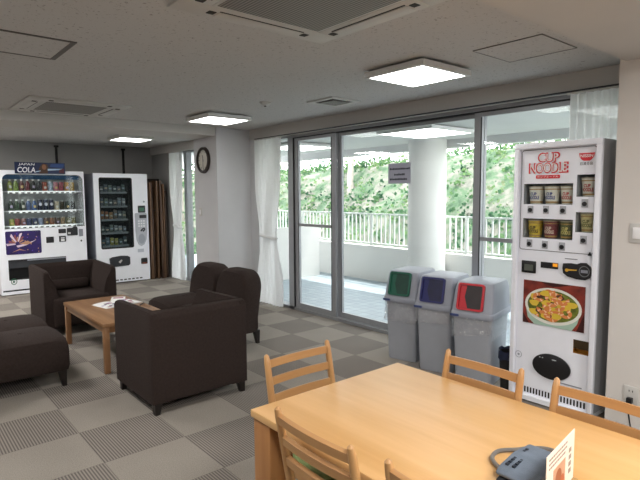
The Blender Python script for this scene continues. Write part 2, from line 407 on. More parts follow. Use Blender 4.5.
for k in range(3400):
    x = 7.3+14*rnd.random()**1.3; y = rnd.uniform(-1, 27); 
    if y > x*1.9+4 or y < x*.25-1.5: continue
    z = hill_z(x, y); big = rnd.uniform(.10, .42)
    for q in range(14):
        p = Vector((x+rnd.gauss(0, big*.6), y+rnd.gauss(0, big*.6), z+abs(rnd.gauss(0, big*.55))))
        leaf(b, p, rnd.uniform(.05, .13), rnd)
tag(b.build('hillside_shrubs', m_leaf, smooth=False, fix=False), 'green undergrowth covering the slope behind the balcony fence', 'undergrowth', kind='stuff')
m_bark = M('tree_bark', '9a9288', .9, var=.2, scale=10)
m_crown = leafmat('tree_leaves', ['1e3428', '385840', '587850', '708468'], 2.0)
def tree(x, y, h, lean, label, seed):
    r = random.Random(seed); z0 = hill_z(x, y)-.1; t = thing('tree', label, 'tree', (x, y, z0), 0, 'trees on the slope outside')
    pts = [(lean*h*(i/6)**1.3, lean*.6*h*(i/6), h*i/6) for i in range(7)]
    b = MB().tube(pts, [.11-.010*i for i in range(7)], n=8)
    for i in (3, 4, 5): 
        a = r.uniform(0, 6.3); p = Vector(pts[i]); b.tube([p, p+Vector((math.cos(a)*.4, math.sin(a)*.4, .4)), p+Vector((math.cos(a)*.9, math.sin(a)*.9, .6))], [.05, .035, .02], n=6)
    b.build('trunk', m_bark, t)
    b = MB()
    for k in range(500):
        p = Vector(pts[-1])+Vector((r.gauss(0, .75), r.gauss(0, .75), r.gauss(-.1, .55))); leaf(b, p, r.uniform(.08, .18), r)
    b.build('foliage', m_crown, t, smooth=False, fix=False)
tree(11.2, 11.8, 2.7, .22, 'leaning pale-barked tree on the slope, seen through the wide pane left of the round column', 1)
tree(10.2, 4.6, 2.3, .04, 'slender tree on the slope beside the upper left corner of the noodle machine', 4)
tree(9.4, 19.8, 2.4, .0, 'leafy tree seen through the far window beside the wall clock', 6)

# ------------------------------------------------------------------ lamps and ceiling equipment
m_white = M('white_enamel', 'e9e9ea', .35, var=.02)
m_off = M('offwhite_plastic', 'c6c4c0', .5, var=.03)
m_lampframe = M('lamp_frame', 'd8d8d6', .5, var=.02)
m_diff = emission('lamp_diffuser', 'fffdf8', 7.0)
m_diffo = emission('outdoor_lamp_diffuser', 'ffffff', 4.0)
def lamp(x, y, z, s, label, group, dm, first=[]):
    t = thing('ceiling_light', label, 'ceiling light', (x, y, z), 0, group)
    h = s/2
    b = MB(); b.box(-h*.8, h*.8, -h*.8, h*.8, -.02, 0)
    b.box(-h, h, -h, -h+.03, -.06, -.02); b.box(-h, h, h-.03, h, -.06, -.02); b.box(-h, -h+.03, -h+.03, h-.03, -.06, -.02); b.box(h-.03, h, -h+.03, h-.03, -.06, -.02)
    b.box(-h+.03, h-.03, -h+.03, h-.03, -.03, -.02); b.build('frame', m_lampframe, t)
    MB().box(-h+.03, h-.03, -h+.03, h-.03, -.062, -.03, bev=.006).build('diffuser', dm, t)
lamp(3.08, 2.53, CEIL, .55, 'lit square ceiling light nearest the camera, above the waste bins', 'square ceiling lights', m_diff)
lamp(3.08, 5.46, CEIL, .555, 'lit square ceiling light in front of the column with the clock', 'square ceiling lights', m_diff)
lamp(3.06, 8.16, CEIL, .53, 'lit square ceiling light farthest away, above the snack vending machine', 'square ceiling lights', m_diff)
lamp(5.28, 4.20, 2.34, .86, 'lit square lamp on the balcony ceiling seen through the wide pane', 'balcony ceiling lamps', m_diffo)
lamp(5.28, 6.75, 2.34, .86, 'lit square lamp on the balcony ceiling seen through the narrow door sash', 'balcony ceiling lamps', m_diffo)
lamp(5.28, 1.80, 2.34, .86, 'lit square lamp on the balcony ceiling beside the curtain above the noodle machine', 'balcony ceiling lamps', m_diffo)

m_grill = bpy.data.materials.new('vent_grille'); m_grill.use_nodes = True; nt = m_grill.node_tree; n = nt.nodes
tc = n.new('ShaderNodeTexCoord'); sx = n.new('ShaderNodeSeparateXYZ'); nt.links.new(tc.outputs['Object'], sx.inputs[0])
def sl(o_): return math_node(nt, 'MULTIPLY_ADD', math_node(nt, 'SINE', math_node(nt, 'MULTIPLY', o_, 2*PI*55)), .5, .5)
r = n.new('ShaderNodeValToRGB'); r.color_ramp.elements[0].color = lin('3a3836'); r.color_ramp.elements[1].color = lin('9b958d')
nt.links.new(math_node(nt, 'MULTIPLY_ADD', sl(sx.outputs[0]), .75, math_node(nt, 'MULTIPLY', sl(sx.outputs[1]), .25)), r.inputs[0]); nt.links.new(r.outputs[0], n['Principled BSDF'].inputs['Base Color'])
m_dark = M('dark_slot', '26241f', .7)
def aircon(x, y, s, g, label):
    t = thing('air_conditioner', label, 'air conditioner', (x, y, CEIL), 0, 'ceiling cassette air conditioners'); h = s/2
    b = MB(); gi = g/2+.02
    b.box(-h, h, -h, -gi, -.016, 0, bev=.005); b.box(-h, h, gi, h, -.016, 0, bev=.005); b.box(-h, -gi, -gi, gi, -.016, 0, bev=.006); b.box(gi, h, -gi, gi, -.016, 0, bev=.005)
    b.build('panel', m_off, t)
    MB().box(-gi+.002, gi-.002, -gi+.002, gi-.002, -.014, -.001).build('grille_frame', m_off, t)
    MB().box(-g/2, g/2, -g/2, g/2, -.017, -.0145).build('grille', m_grill, t)
    mid = (h+gi)/2
    for k in range(4):
        T = Matrix.Rotation(k*PI/2, 4, 'Z')
        f = MB().box(-g*.42, g*.42, -mid-.04, -mid+.03, -.021, -.015, bev=.002, T=T).build('air_flap', m_off, t)
        e = MB(); e.box(-g*.42-.05, -g*.42-.012, -mid-.02, -mid+.02, -.019, -.015, T=T); e.box(g*.42+.012, g*.42+.05, -mid-.02, -mid+.02, -.019, -.015, T=T)
        e.box(-g*.42, g*.42, -mid+.031, -mid+.04, -.018, -.015, T=T); e.build('louvre_slot', m_dark, f)
aircon(1.60, 1.96, .97, .62, 'large ceiling air conditioner cut off by the top edge, with a dark ribbed grille')
aircon(1.58, 5.86, .95, .57, 'ceiling air conditioner over the brown lounge chairs, far from the camera')
t = thing('ceiling_vent', 'small square white air vent in the ceiling between two lit lamps', 'vent', (3.50, 3.92, CEIL))
b = MB(); 
for a in (.19, ): b.box(-a, a, -a, -a+.05, -.012, 0); b.box(-a, a, a-.05, a, -.012, 0); b.box(-a, -a+.05, -a+.05, a-.05, -.012, 0); b.box(a-.05, a, -a+.05, a-.05, -.012, 0)
b.build('frame', m_off, t); MB().box(-.14, .14, -.14, .14, -.006, -.001).build('backing', m_dark, t)
MB().box(-.10, .10, -.10, .10, -.016, -.006, bev=.004).build('grille', m_grill, t)
t = thing('smoke_detector', 'round white smoke detector on the ceiling left of the small vent', 'smoke detector', (2.99, 4.37, CEIL))
MB().lathe([(.055, 0), (.055, -.012), (.045, -.02), (.03, -.035), (.012, -.038)], n=20).build('body', m_off, t)
MB().lathe([(.012, -.038), (.012, -.044), (.004, -.045)], n=12).build('sensor_cap', m_dark, t)
def hatch(x0, x1, y0, y1, w, label, mt):
    t = thing('ceiling_hatch', label, 'hatch', ((x0+x1)/2, (y0+y1)/2, CEIL)); a, c = (x1-x0)/2, (y1-y0)/2
    b = MB(); b.box(-a, a, -c, -c+w, -.006, 0); b.box(-a, a, c-w, c, -.006, 0); b.box(-a, -a+w, -c+w, c-w, -.006, 0); b.box(a-w*2, a, -c+w, c-w, -.006, 0)
    b.build('frame', mt, t); MB().box(-a+w, a-w*2, -c+w, c-w, -.004, 0).build('panel', m_plasterc, t)
m_plasterc = bpy.data.materials['acoustic_board']
hatch(.43, .965, 3.37, 3.88, .016, 'square access hatch with a dark frame standing for its shadow gap in the ceiling at upper left', M('hatch_shadow_gap', '5f5a56', .5))  # dark strips carry the shadow gap round the panel in their colour
hatch(2.97, 3.42, 1.53, 1.99, .004, 'flush access panel outlined by a thin dark line in the ceiling above the noodle machine', M('hatch_line', '7a7672', .6))

# ------------------------------------------------------------------ curtains
m_sheer = sheer('sheer_curtain', 'f6f6f6', .45, .03)
def curtain(name, label, x, y0, y1, z0, z1, folds, tie=None, amp=.028, seed=1):
    """hanging cloth along the window wall (plane x), y0..y1; tie=(z, y0, y1) gathers it."""
    r = random.Random(seed); t = thing(name, label, 'curtain', (x, (y0+y1)/2, z0), 0, 'white sheer curtains'); yc = (y0+y1)/2
    b = MB(); NU, NV = folds*10, 40; ph = [r.uniform(-.6, .6) for _ in range(folds+1)]
    for j in range(NV+1):
        z = z0+(z1-z0)*j/NV; a0, a1 = y0, y1
        if tie:
            k = math.exp(-((z-tie[0])/(.55 if z > tie[0] else .38))**2); a0 = y0+(tie[1]-y0)*k; a1 = y1+(tie[2]-y1)*k
            if z < tie[0]: a0 += 0; 
        for i in range(NU+1):
            u = i/NU; f = u*folds
            w = math.sin(2*PI*f+ph[int(min(f, folds))])*amp*(.8+.4*math.sin(3*z+u*9)) + .006*math.sin(17*u+5*z)
            b.v.append(Vector((w, a0+(a1-a0)*u-yc, z-z0)))
    for j in range(NV):
        for i in range(NU): o_ = j*(NU+1)+i; b.f.append([o_, o_+1, o_+NU+2, o_+NU+1]); b.m.append(0)
    b.build('fabric', m_sheer, t, fix=False)
    b = MB().box(-.02, .02, y0-yc-.02, y1-yc+.02, z1-z0, z1-z0+.012); b.build('curtain_heading', m_off, t)
    if tie:
        a = [(math.cos(q)*.045, (tie[1]+tie[2])/2-yc+math.sin(q)*(tie[2]-tie[1])*.5, tie[0]-z0+.02*math.sin(q)) for q in [2*PI*i/20 for i in range(20)]]
        MB().tube(a, .018, n=6, closed=True).build('tieback', m_sheer, t)
curtain('curtain', 'white sheer curtain tied at the middle beside the big window, next to the column', 4.06, 5.60, 6.19, .03, 2.28, 9, (.96, 5.72, 6.09), .03, 1)
curtain('curtain', 'white sheer curtain hanging straight behind the noodle machine by the right wall', 4.07, 1.40, 1.86, .03, 2.28, 8, None, .02, 2)
curtain('curtain', 'narrow white curtain tied at the middle at the far window beside the snack machine', 4.07, 8.53, 9.00, .03, 2.28, 7, (.98, 8.62, 8.90), .03, 3)
tag(MB().box(4.045, 4.085, 1.335, 6.19, 2.296, 2.3055).build('curtain_rail', m_alud), 'dark curtain rail along the top of the big sliding window', 'curtain rail')

# ------------------------------------------------------------------ wall fittings
m_blk = M('black_plastic', '17171a', .35, var=.1)
m_blkm = M('black_matt', '1c1b1b', .8, var=.1)
t = thing('wall_clock', 'round wall clock with dark rim and pale dial on the column', 'clock', (3.57, 6.76, 2.025), -PI/2)
b = MB(); prof = [(.146, -.012), (.146, -.032), (.162, -.042), (.180, -.034), (.186, 0)]
b.ring([[(r_*math.cos(2*PI*j/40), y_, r_*math.sin(2*PI*j/40)) for j in range(40)] for r_, y_ in prof], caps=False); b.build('rim', M('clock_rim', '2b211c', .35), t)
b = MB().prism(disc(0, 0, .153, .153, 40), 'y', -.014, 0)
for k in range(12):
    T = Matrix.Rotation(k*PI/6, 4, 'Y'); b.box(-.004, .004, -.016, -.0142, .112, .138, 1, T=T)
b.build('dial', [M('clock_dial', 'd0ccc0', .5), m_blk], t)
MB().box(-.005, .005, -.019, -.017, -.02, .075, T=Matrix.Rotation(-PI/12, 4, 'Y')).build('hour_hand', m_blk, t)
MB().box(-.004, .004, -.022, -.020, -.02, .115, T=Matrix.Rotation(PI, 4, 'Y')).build('minute_hand', m_blk, t)
def plate(name, label, cat, loc, w, h):
    t = thing(name, label, cat, loc, -PI/2); MB().box(-w/2, w/2, -.008, 0, -h/2, h/2, bev=.003).build('plate', m_off, t); return t
t = plate('light_switch', 'small white switch plate on the column below the clock', 'switch', (3.57, 6.90, 1.29), .07, .12); MB().box(-.02, .02, -.013, -.008, -.035, .035, bev=.002).build('rocker', m_white, t)
t = plate('light_switch', 'white switch plate on the right wall at the picture edge', 'switch', (3.55, 1.185, 1.29), .08, .12); MB().box(-.022, .022, -.013, -.008, -.035, .035, bev=.002).build('rocker', m_white, t)
t = thing('wall_outlet', 'white power outlet low on the right wall with a black plug in it', 'power outlet', (3.55, 1.175, .265), -PI/2)
b = MB().box(-.042, .042, -.008, 0, -.06, .06, bev=.003)
for z in (-.022, .03):
    for x in (-.010, .010): b.box(x-.002, x+.002, -.0095, -.0078, z-.006, z+.006, 1)
b.build('plate', [m_off, m_blk], t)
t = thing('power_cord', 'black plug and cord hanging down from the outlet on the right wall', 'cord', (3.55, 1.175, .265), -PI/2)
MB().box(-.016, .016, -.04, -.0096, -.045, -.008, bev=.004).build('plug', m_blk, t)
MB().tube([(0, -.035, -.04), (0, -.045, -.08), (.004, -.03, -.14), (.012, -.02, -.20), (.02, -.03, -.26), (-.04, -.03, -.278), (-.12, -.03, -.279)], .005).build('cable', m_blk, t)
for x, z0, lab in ((2.42, 1.93, 'black anti-tip bracket pole on the back wall above the drinks vending machine'), (3.57, 1.93, 'black anti-tip bracket pole on the back wall above the snack vending machine')):
    t = thing('wall_bracket', lab, 'bracket', (x, 9.95, z0), 0, 'anti-tip brackets')
    MB().box(-.018, .018, -.028, 0, -.10, .46).build('pole', m_blkm, t); MB().box(-.035, .035, -.04, 0, .44, .475, bev=.005).build('top_plate', m_blkm, t)
    MB().box(-.012, .012, -.05, -.028, -.08, .06).build('strap', m_blkm, t)

# ------------------------------------------------------------------ drinks vending machine
m_vm = M('machine_white', 'f2f4fa', .35, var=.02)
m_vmside = M('machine_side_grey', '8d909a', .45, var=.03)
m_lit = M('display_back', 'a9acac', .5)
m_strip = M('price_strip_white', 'f2f3f4', .4, emit=.25)  # faint emission added so the strips look brighter
m_vglass = glass('machine_glass', (.95, .97, .97, 1), .6)
FY = 9.17
t = thing('vending_machine', 'wide white drinks vending machine with rows of cans behind glass at far left', 'vending machine', (2.035, FY, 0))
b = MB(); hw = .595
holed_front(b, -.67, hw, .015, 1.93, [(-.59+.01, .575, 1.03, 1.87, .22, 2), (-.56, .265, .235, .54, .10, 1)], 0, 0)
shell(b, -.67, hw, 0, .74, .015, 1.93, 0)
b.build('cabinet', [m_vm, m_blkm, m_lit, m_vmside], t)
b = MB(); b.box(-.57, .56, .15, .216, 1.80, 1.865); b.build('display_header', M('display_header_blue', '2c5a86', .5, emit=.05), t)
for z in (1.61, 1.305, 1.07):
    s_ = MB().box(-.575, .57, .06, .215, z-.014, z).build('shelf', m_vm, t)
    bb = MB().box(-.50, .47, .045, .06, z-.036, z+.004)
    for k in range(12): x = -.485+.0815*k; bb.box(x, x+.042, .037, .046, z-.034, z-.018, 1)
    bb.build('price_strip', [m_strip, m_blk], s_)
MB().box(-.58, .575, .004, .008, 1.03, 1.87).build('display_glass', m_vglass, t)
b = MB()   # rounded bezel around the display
for cx, cz, a in ((.575, 1.87, 0), (-.58, 1.87, PI/2)):
    R = .09; sx_ = -1 if a == 0 else 1; c0 = (cx+sx_*R, cz-R)
    arc = [(c0[0]-sx_*R*math.sin(q), c0[1]+R*math.cos(q)) for q in [PI/2*i/6 for i in range(7)]]
    b.prism([(cx, cz)]+arc, 'y', -.001, .003)
b.build('bezel_corner', m_vm, t)
m_purple = M('poster_purple', '28185c', .4, var=.45, scale=9)
b = MB().prism(rrect(-.58, -.09, .635, .995, .02), 'y', -.006, 0, 0)
r = random.Random(5)
for q in range(9):
    a = .35+q*.33; rr_ = .10+.03*(q % 3); cx, cz = -.42, .80
    b.flat([(cx+.03*math.cos(a), cz+.035*math.sin(a)), (cx+rr_*math.cos(a+.1), cz+rr_*1.15*math.sin(a+.1)), (cx+rr_*.9*math.cos(a+.32), cz+rr_*math.sin(a+.32)), (cx+.03*math.cos(a+.5), cz+.035*math.sin(a+.5))], -.0070-.0001*q, (1, 2, 3)[q % 3])
b.flat([(-.44, .77), (-.30, .80), (-.12, .86), (-.16, .845), (-.30, .77), (-.42, .74)], -.0082, 3); b.flat([(-.50, .67), (-.40, .72), (-.30, .68), (-.40, .70)], -.0082, 1); b.flat([(-.40, .80), (-.28, .84), (-.22, .80), (-.30, .78)], -.0086, 1)
for k in range(14):
    x, z = r.uniform(-.55, -.12), r.uniform(.66, .97); b.flat(disc(x, z, .008, .01, 8), -.0078, r.choice((1, 3, 4)))
b.build('advert_panel', [m_purple, M('poster_gold', 'b88a6c', .5), M('poster_rust', '8c4a50', .5), M('poster_pale', 'd9c6d6', .5), M('poster_violet', '5a3ca8', .5)], t)
def slot(x0, x1, z0, z1, name, mt, d=.006, r_=.008): return MB().prism(rrect(x0, x1, z0, z1, r_), 'y', -d, 0).build(name, mt, t)
slot(-.016, .096, .785, .881, 'card_reader', m_blk); slot(.17, .282, .93, 1.0, 'price_display', m_blk); o = slot(.175, .276, .79, .885, 'bill_slot', m_blk)
MB().box(.20, .255, -.009, -.0062, .80, .835).build('slot_label', m_white, o); MB().box(.20, .255, -.009, -.0062, .845, .862).build('slot_label', m_white, o)
o = slot(.297, .46, .885, 1.01, 'coin_panel', m_blk, .010, .015); MB().prism(disc(.42, .995, .04, .04, 20), 'y', -.016, -.0005).build('coin_chute', m_blk, o); MB().box(.31, .35, -.013, -.0105, .91, .94).build('coin_label', m_off, o)
slot(.483, .543, .865, .985, 'coin_return_lever', m_vmside, .008); MB().prism(disc(.512, .79, .012, .016, 12), 'y', -.006, 0).build('keyhole', m_blk, t)
o = MB().box(-.555, .26, .012, .02, .42, .535).build('dispenser_flap', M('smoked_flap', '3c3e42', .25), t); MB().box(-.56, .265, -.008, .0, .54, .552).build('flap_trim', m_blk, t)
MB().box(-.30, .26, -.012, -.008, .525, .545).build('flap_grey_strip', m_vmside, t)  # thin grey strip along the top of the flap
b = MB(); ring_o, ring_i = disc(-.497, .245, .042, .05, 20), disc(-.497, .245, .033, .04, 20)
for i in range(20): b.poly([(ring_o[i][0], -.003, ring_o[i][1]-.03), (ring_o[(i+1) % 20][0], -.003, ring_o[(i+1) % 20][1]-.03), (ring_i[(i+1) % 20][0], -.003, ring_i[(i+1) % 20][1]-.03), (ring_i[i][0], -.003, ring_i[i][1]-.03)])
b.flat([(-.515, .20), (-.497, .195), (-.480, .205), (-.485, .23), (-.497, .222), (-.51, .235)], -.003); b.build('recycling_mark', M('mark_green', '2c6a52', .5), t)
MB().box(-.665, hw-.005, -.012, .0, .015, .055).build('kick_rail', m_vm, t)
MB().box(-.65, hw-.02, -.002, .0, .062, .085).build('base_slot', m_blk, t)
for x in (-.5, .5):
    for y in (.06, .66): MB().cyl((x, y, 0), (x, y, .015), .03, n=12).build('foot', m_blkm, t)
# banner standing on top
t = thing('cola_banner', 'dark blue JAPAN COLA sign standing on top of the drinks vending machine', 'sign', (1.99, FY-.012, 1.932))
b = MB(); b.box(-.36, .355, -.006, .0, -.05, .125); b.build('board', M('banner_blue', '13244c', .4, var=.3, scale=5), t)
MB().box(-.30, .30, .0, .05, -.0, .004).build('stand', m_blkm, t)
b = MB(); text_fit(b, 'JAPAN', -.31, -.09, .065, .110, -.008, 0, .01, .2); text_fit(b, 'COLA', -.33, -.075, -.035, .05, -.008, 0, .02, .1); b.build('lettering', M('banner_white', 'e6e8ee', .5), t)
b = MB(); b.flat([(-.02, -.045), (.10, -.045), (.115, .03), (.095, .10), (.03, .11), (-.005, .07), (-.03, .02)], -.0072, 0); b.flat(disc(.05, .055, .032, .042, 14), -.0078, 1)
b.flat([(.10, .0), (.34, .02), (.34, .035), (.10, .03)], -.0075, 2); b.flat([(.13, .06), (.33, .05), (.34, .11), (.15, .105)], -.0073, 3); b.flat([(.26, -.03), (.34, -.04), (.34, .04), (.27, .02)], -.0078, 4)
b.flat([(-.075, -.03), (.0, -.01), (.0, .0), (-.07, -.012)], -.008, 2)
b.build('banner_picture', [M('pic_brown', '4a3428', .6), M('pic_tan', '8a5f44', .6), M('pic_ice', 'aac3dc', .5), M('pic_blue', '24457e', .5), M('pic_maroon', '5a2a34', .5)], t)
# drinks
rows = [(1.612, .182, .036, [('yellow-green', '9aa832', 'bottle'), ('lime green', '7d9a30', 'bottle'), ('dark red', '6a2028', 'bottle'), ('wine red', '7c2a36', 'bottle'), ('black', '1c1c22', 'bottle'), ('dark grey', '33343c', 'bottle'), ('orange-red', 'b8492c', 'can'), ('pale blue', '9ab0c8', 'can'), ('pink', 'c86a78', 'can'), ('rose red', 'b84a5c', 'can'), ('orange', 'd08a2c', 'can'), ('amber', 'c89a3a', 'can')]),
        (1.307, .175, .036, [('dark green', '22402c', 'bottle'), ('bottle green', '28492f', 'bottle'), ('deep green', '1e3a28', 'bottle'), ('blue', '3e5c98', 'bottle'), ('bright blue', '3a62a8', 'bottle'), ('navy', '1c2448', 'disc'), ('navy', '1c2448', 'disc'), ('navy', '20284c', 'disc'), ('cream', 'c8ba98', 'can'), ('black-yellow', '3a3420', 'can'), ('dark green', '24382c', 'can'), ('charcoal', '2a2c30', 'can')]),
        (1.072, .140, .036, [('yellow-green', 'a8b03a', 'can'), ('red', '9a3430', 'can'), ('dull red', '8a4a48', 'can'), ('dark blue', '2c3c6c', 'can'), ('navy blue', '28386a', 'can'), ('silver blue', '8a9cc0', 'can'), ('brown', '6a4a3a', 'can'), ('orange-brown', '9a5c3a', 'can'), ('dark brown', '4c3428', 'can'), ('tan', '9a7c54', 'can'), ('olive', '6a6838', 'can'), ('khaki', '8a8048', 'can')])]
m_cap = M('bottle_cap', 'e8e8e8', .4); m_lid = M('can_lid', 'b9bcc0', .3, metal=.8)
protos = {}
sh = ['top', 'middle', 'bottom']
for ri, (z, h, rad, items) in enumerate(rows):
    for k, (cn, hx, kind) in enumerate(items):
        g_ = [int(hx[i:i+2], 16) for i in (0, 2, 4)]; a_ = sum(g_)/3
        mt = M('drink_'+cn.replace(' ', '_')+str(ri)+str(k), tuple((c_*.72+a_*.28)*.9 for c_ in g_), .35, var=.6, scale=45)
        hh = h if kind != 'can' else h*.82
        t = thing('drink_'+('bottle' if kind == 'bottle' else 'can'), '%s drink %s, %s from left on the %s shelf of the drinks machine' % (cn, 'bottle' if kind == 'bottle' else 'can', ORD[k], sh[ri]), 'drink', (2.035-.485+.021+.0815*k, FY+.10, z), 0, 'drinks on the %s shelf' % sh[ri])
        if kind == 'bottle':
            MB().lathe([(rad*.9, 0), (rad, .006), (rad, hh*.62), (rad*.5, hh*.82), (rad*.42, hh*.88)], n=14).build('body', mt, t)
            MB().lathe([(rad*.48, hh*.88), (rad*.48, hh*.995), (rad*.4, hh)], n=12).build('cap', m_cap, t)
        else:
            MB().lathe([(rad*.85, 0), (rad, .008), (rad, hh*.90), (rad*.84, hh*.97)], n=14).build('body', mt, t)
            MB().lathe([(rad*.84, hh*.97), (rad*.84, hh), (rad*.7, hh-.003)], n=14).build('lid', m_lid, t)
        if kind == 'disc': MB().prism(disc(0, hh*.55, .024, .026, 16), 'y', -rad-.003, -rad+.001).build('round_label', M('disc_white', 'c9ccd8', .5), t)
        elif k % 2 == 0: MB().prism(rrect(-.018, .018, hh*.26, hh*.48, .004), 'y', -rad-.002, -rad+.002).build('label_patch', M('patch%d' % ((k+ri) % 3), ['c8c8c0', 'a8a0b8', 'c0a870'][(k+ri) % 3], .5), t)

# ------------------------------------------------------------------ snack vending machine
t = thing('vending_machine', 'white snack vending machine with a tall dark display window, right of the drinks machine', 'vending machine', (3.24, FY, 0))
hw = .462; b = MB()
holed_front(b, -hw, hw, .02, 1.91, [(-.36, .173, .63, 1.825, .42, 1)], 0, 0); shell(b, -hw, hw, 0, .74, .02, 1.91, 2)
b.build('cabinet', [m_vm, M('snack_bay_dark', '23282c', .6), m_vmside], t)
MB().box(-hw, hw, -.004, 0, 1.895, 1.91).build('top_edge', m_vm, t)
for z in (1.585, 1.344, 1.115, .885, .66):
    s_ = MB().box(-.35, .165, .04, .41, z-.012, z).build('shelf', M('shelf_grey', '53585c', .5), t)
    MB().box(-.35, .10, .030, .04, z-.02, z+.014).build('price_rail', M('rail_clear_grey', '85898c', .35), s_)
MB().box(.115, .168, .02, .03, .64, 1.82).build('inner_post', m_blkm, t)
MB().box(-.36, .173, .003, .007, .63, 1.825).build('display_glass', glass('snack_glass', (.80, .84, .85, 1), .8), t)
b = MB(); 
p1, p2 = rrect(-.375, .188, .615, 1.84, .03, 4), rrect(-.357, .170, .633, 1.822, .02, 4)
for i in range(len(p1)):
    j = (i+1) % len(p1); b.poly([(p1[i][0], -.002, p1[i][1]), (p1[j][0], -.002, p1[j][1]), (p2[j][0], -.002, p2[j][1]), (p2[i][0], -.002, p2[i][1])])
b.build('window_gasket', m_blkm, t)
ov = MB().prism([(.222, .90), (.235, .74), (.27, .66), (.32, .63), (.37, .66), (.41, .74), (.428, .90), (.43, 1.20), (.415, 1.22), (.235, 1.22), (.22, 1.20)], 'y', -.012, 0).build('control_panel', M('control_grey', 'b4b7be', .45), t)
o = MB().prism(rrect(.278, .408, 1.225, 1.35, .012), 'y', -.010, 0).build('price_screen', m_blk, t); MB().box(.298, .388, -.012, -.0102, 1.25, 1.315).build('screen_glow', M('screen_green', '2f5a44', .4, emit=.15), o)
MB().prism(rrect(.295, .42, 1.127, 1.185, .01), 'y', -.020, -.012).build('bill_slot', m_blk, ov)
for r_ in range(3):
    for c_ in range(3): MB().box(.27+.045*c_, .298+.045*c_, -.016, -.012, .975+.045*r_, 1.0+.045*r_).build('key', m_white, ov)
b = MB(); b.flat([(.30, .90), (.33, .94), (.37, .96), (.40, .94), (.36, .93), (.33, .89)], -.0125); b.flat([(.34, .90), (.38, .935), (.40, .92), (.36, .88)], -.0125); b.build('coin_slot', m_blk, ov)
MB().prism(disc(.324, .76, .06, .09, 20), 'y', -.014, -.012).build('coin_disc', M('control_grey_dark', '9a9ea8', .4), ov)
MB().prism(disc(.39, 1.42, .014, .016, 14), 'y', -.008, 0).build('keyhole', m_vmside, t)
o = MB().prism(rrect(.303, .418, .304, .412, .02), 'y', -.008, 0).build('coin_return', m_blk, t); MB().box(.32, .40, -.0095, -.0082, .31, .33).build('return_lip', M('return_orange', '8a3c1c', .5), o)
o = MB().prism([(-.25, .45), (-.20, .47), (-.05, .485), (.06, .475), (.105, .45), (.105, .33), (.08, .305), (-.21, .295), (-.24, .32)], 'y', -.010, 0).build('dispenser_flap', M('flap_charcoal', '2c2e33', .4), t)
MB().flat([(-.10, .38), (-.05, .42), (-.03, .40), (-.07, .35)], -.0108).build('push_mark', m_off, o)
b = MB()
for k in range(9): b.box(-.29+.07*k, -.245+.07*k, -.002, .001, .05, .07)
b.build('base_vents', m_blk, t)
MB().box(.25, .36, -.003, 0, .52, .58).build('notice_sticker', M('sticker_pale', 'c4c8d2', .5), t)
for x in (-.40, .40):
    for y in (.06, .66): MB().cyl((x, y, 0), (x, y, .02), .022, n=12).build('foot', m_vmside, t)
pk = [(1.587, .14, ['6a7270', '59606a', '6f7a72', '555e62', '6c6a70', '5f6a6a'], ['grey-green', 'slate grey', 'sage', 'dark grey', 'mauve grey', 'blue grey']),
      (1.346, .15, ['59606a', '6a7468', '54585c', '706a66', '7c8288', '848a8c'], ['slate grey', 'sage', 'dark grey', 'taupe', 'silver', 'pale grey']),
      (1.117, .17, ['9a6a44', '8c5a3c', 'a07850', '74685c', '5c646a', '69706c'], ['orange-brown', 'brown', 'tan', 'taupe', 'slate grey', 'grey-green']),
      (.887, .14, ['5f686a', '545c60', '6e7672', '80868a', '8c9294', '60666a'], ['grey', 'dark grey', 'sage', 'silver', 'pale grey', 'slate grey']),
      (.662, .15, ['4f6a78', '5c7078', 'a09a48', '9c9a50', '5a6660', '4c5860'], ['steel blue', 'blue grey', 'yellow-green', 'olive yellow', 'grey-green', 'slate grey'])]
rn = ['top', 'second', 'third', 'fourth', 'bottom']
for ri, (z, h, cols, names) in enumerate(pk):
    for k in range(6):
        w = .062; x = -.345+.0375+.075*k
        mt = M('snack%d%d' % (ri, k), cols[k], .3, var=.55, scale=45)
        t = thing('snack_packet', '%s snack packet, %s from the left on the %s shelf of the snack machine' % (names[k], ORD[k], rn[ri]), 'snack packet', (3.24+x, FY+.11, z), 0, 'snack packets on the %s shelf' % rn[ri])
        b = MB(); hh = h*(.75+.25*((k*7+ri*3) % 4)/3)
        rg = []
        for zz, tw, td in ((0, w/2, .004), (.012, w/2*.98, .006), (hh*.3, w/2*.94, .022), (hh*.6, w/2*.95, .022), (hh-.014, w/2*.98, .006), (hh, w/2, .004)):
            rg.append([(tw*math.copysign(abs(math.cos(q))**.6, math.cos(q)), td*math.copysign(abs(math.sin(q))**.8, math.sin(q)), zz) for q in [2*PI*i/16 for i in range(16)]])
        b.ring(rg); b.build('packet', mt, t)
        MB().prism(rrect(-w*.32, w*.32, hh*.42, hh*.62, .006), 'y', -.026, -.018).build('front_label', M('snack_label%d' % ((k+ri) % 3), ['c9ccc4', 'b8a890', '9aa8b4'][(k+ri) % 3], .5), t)

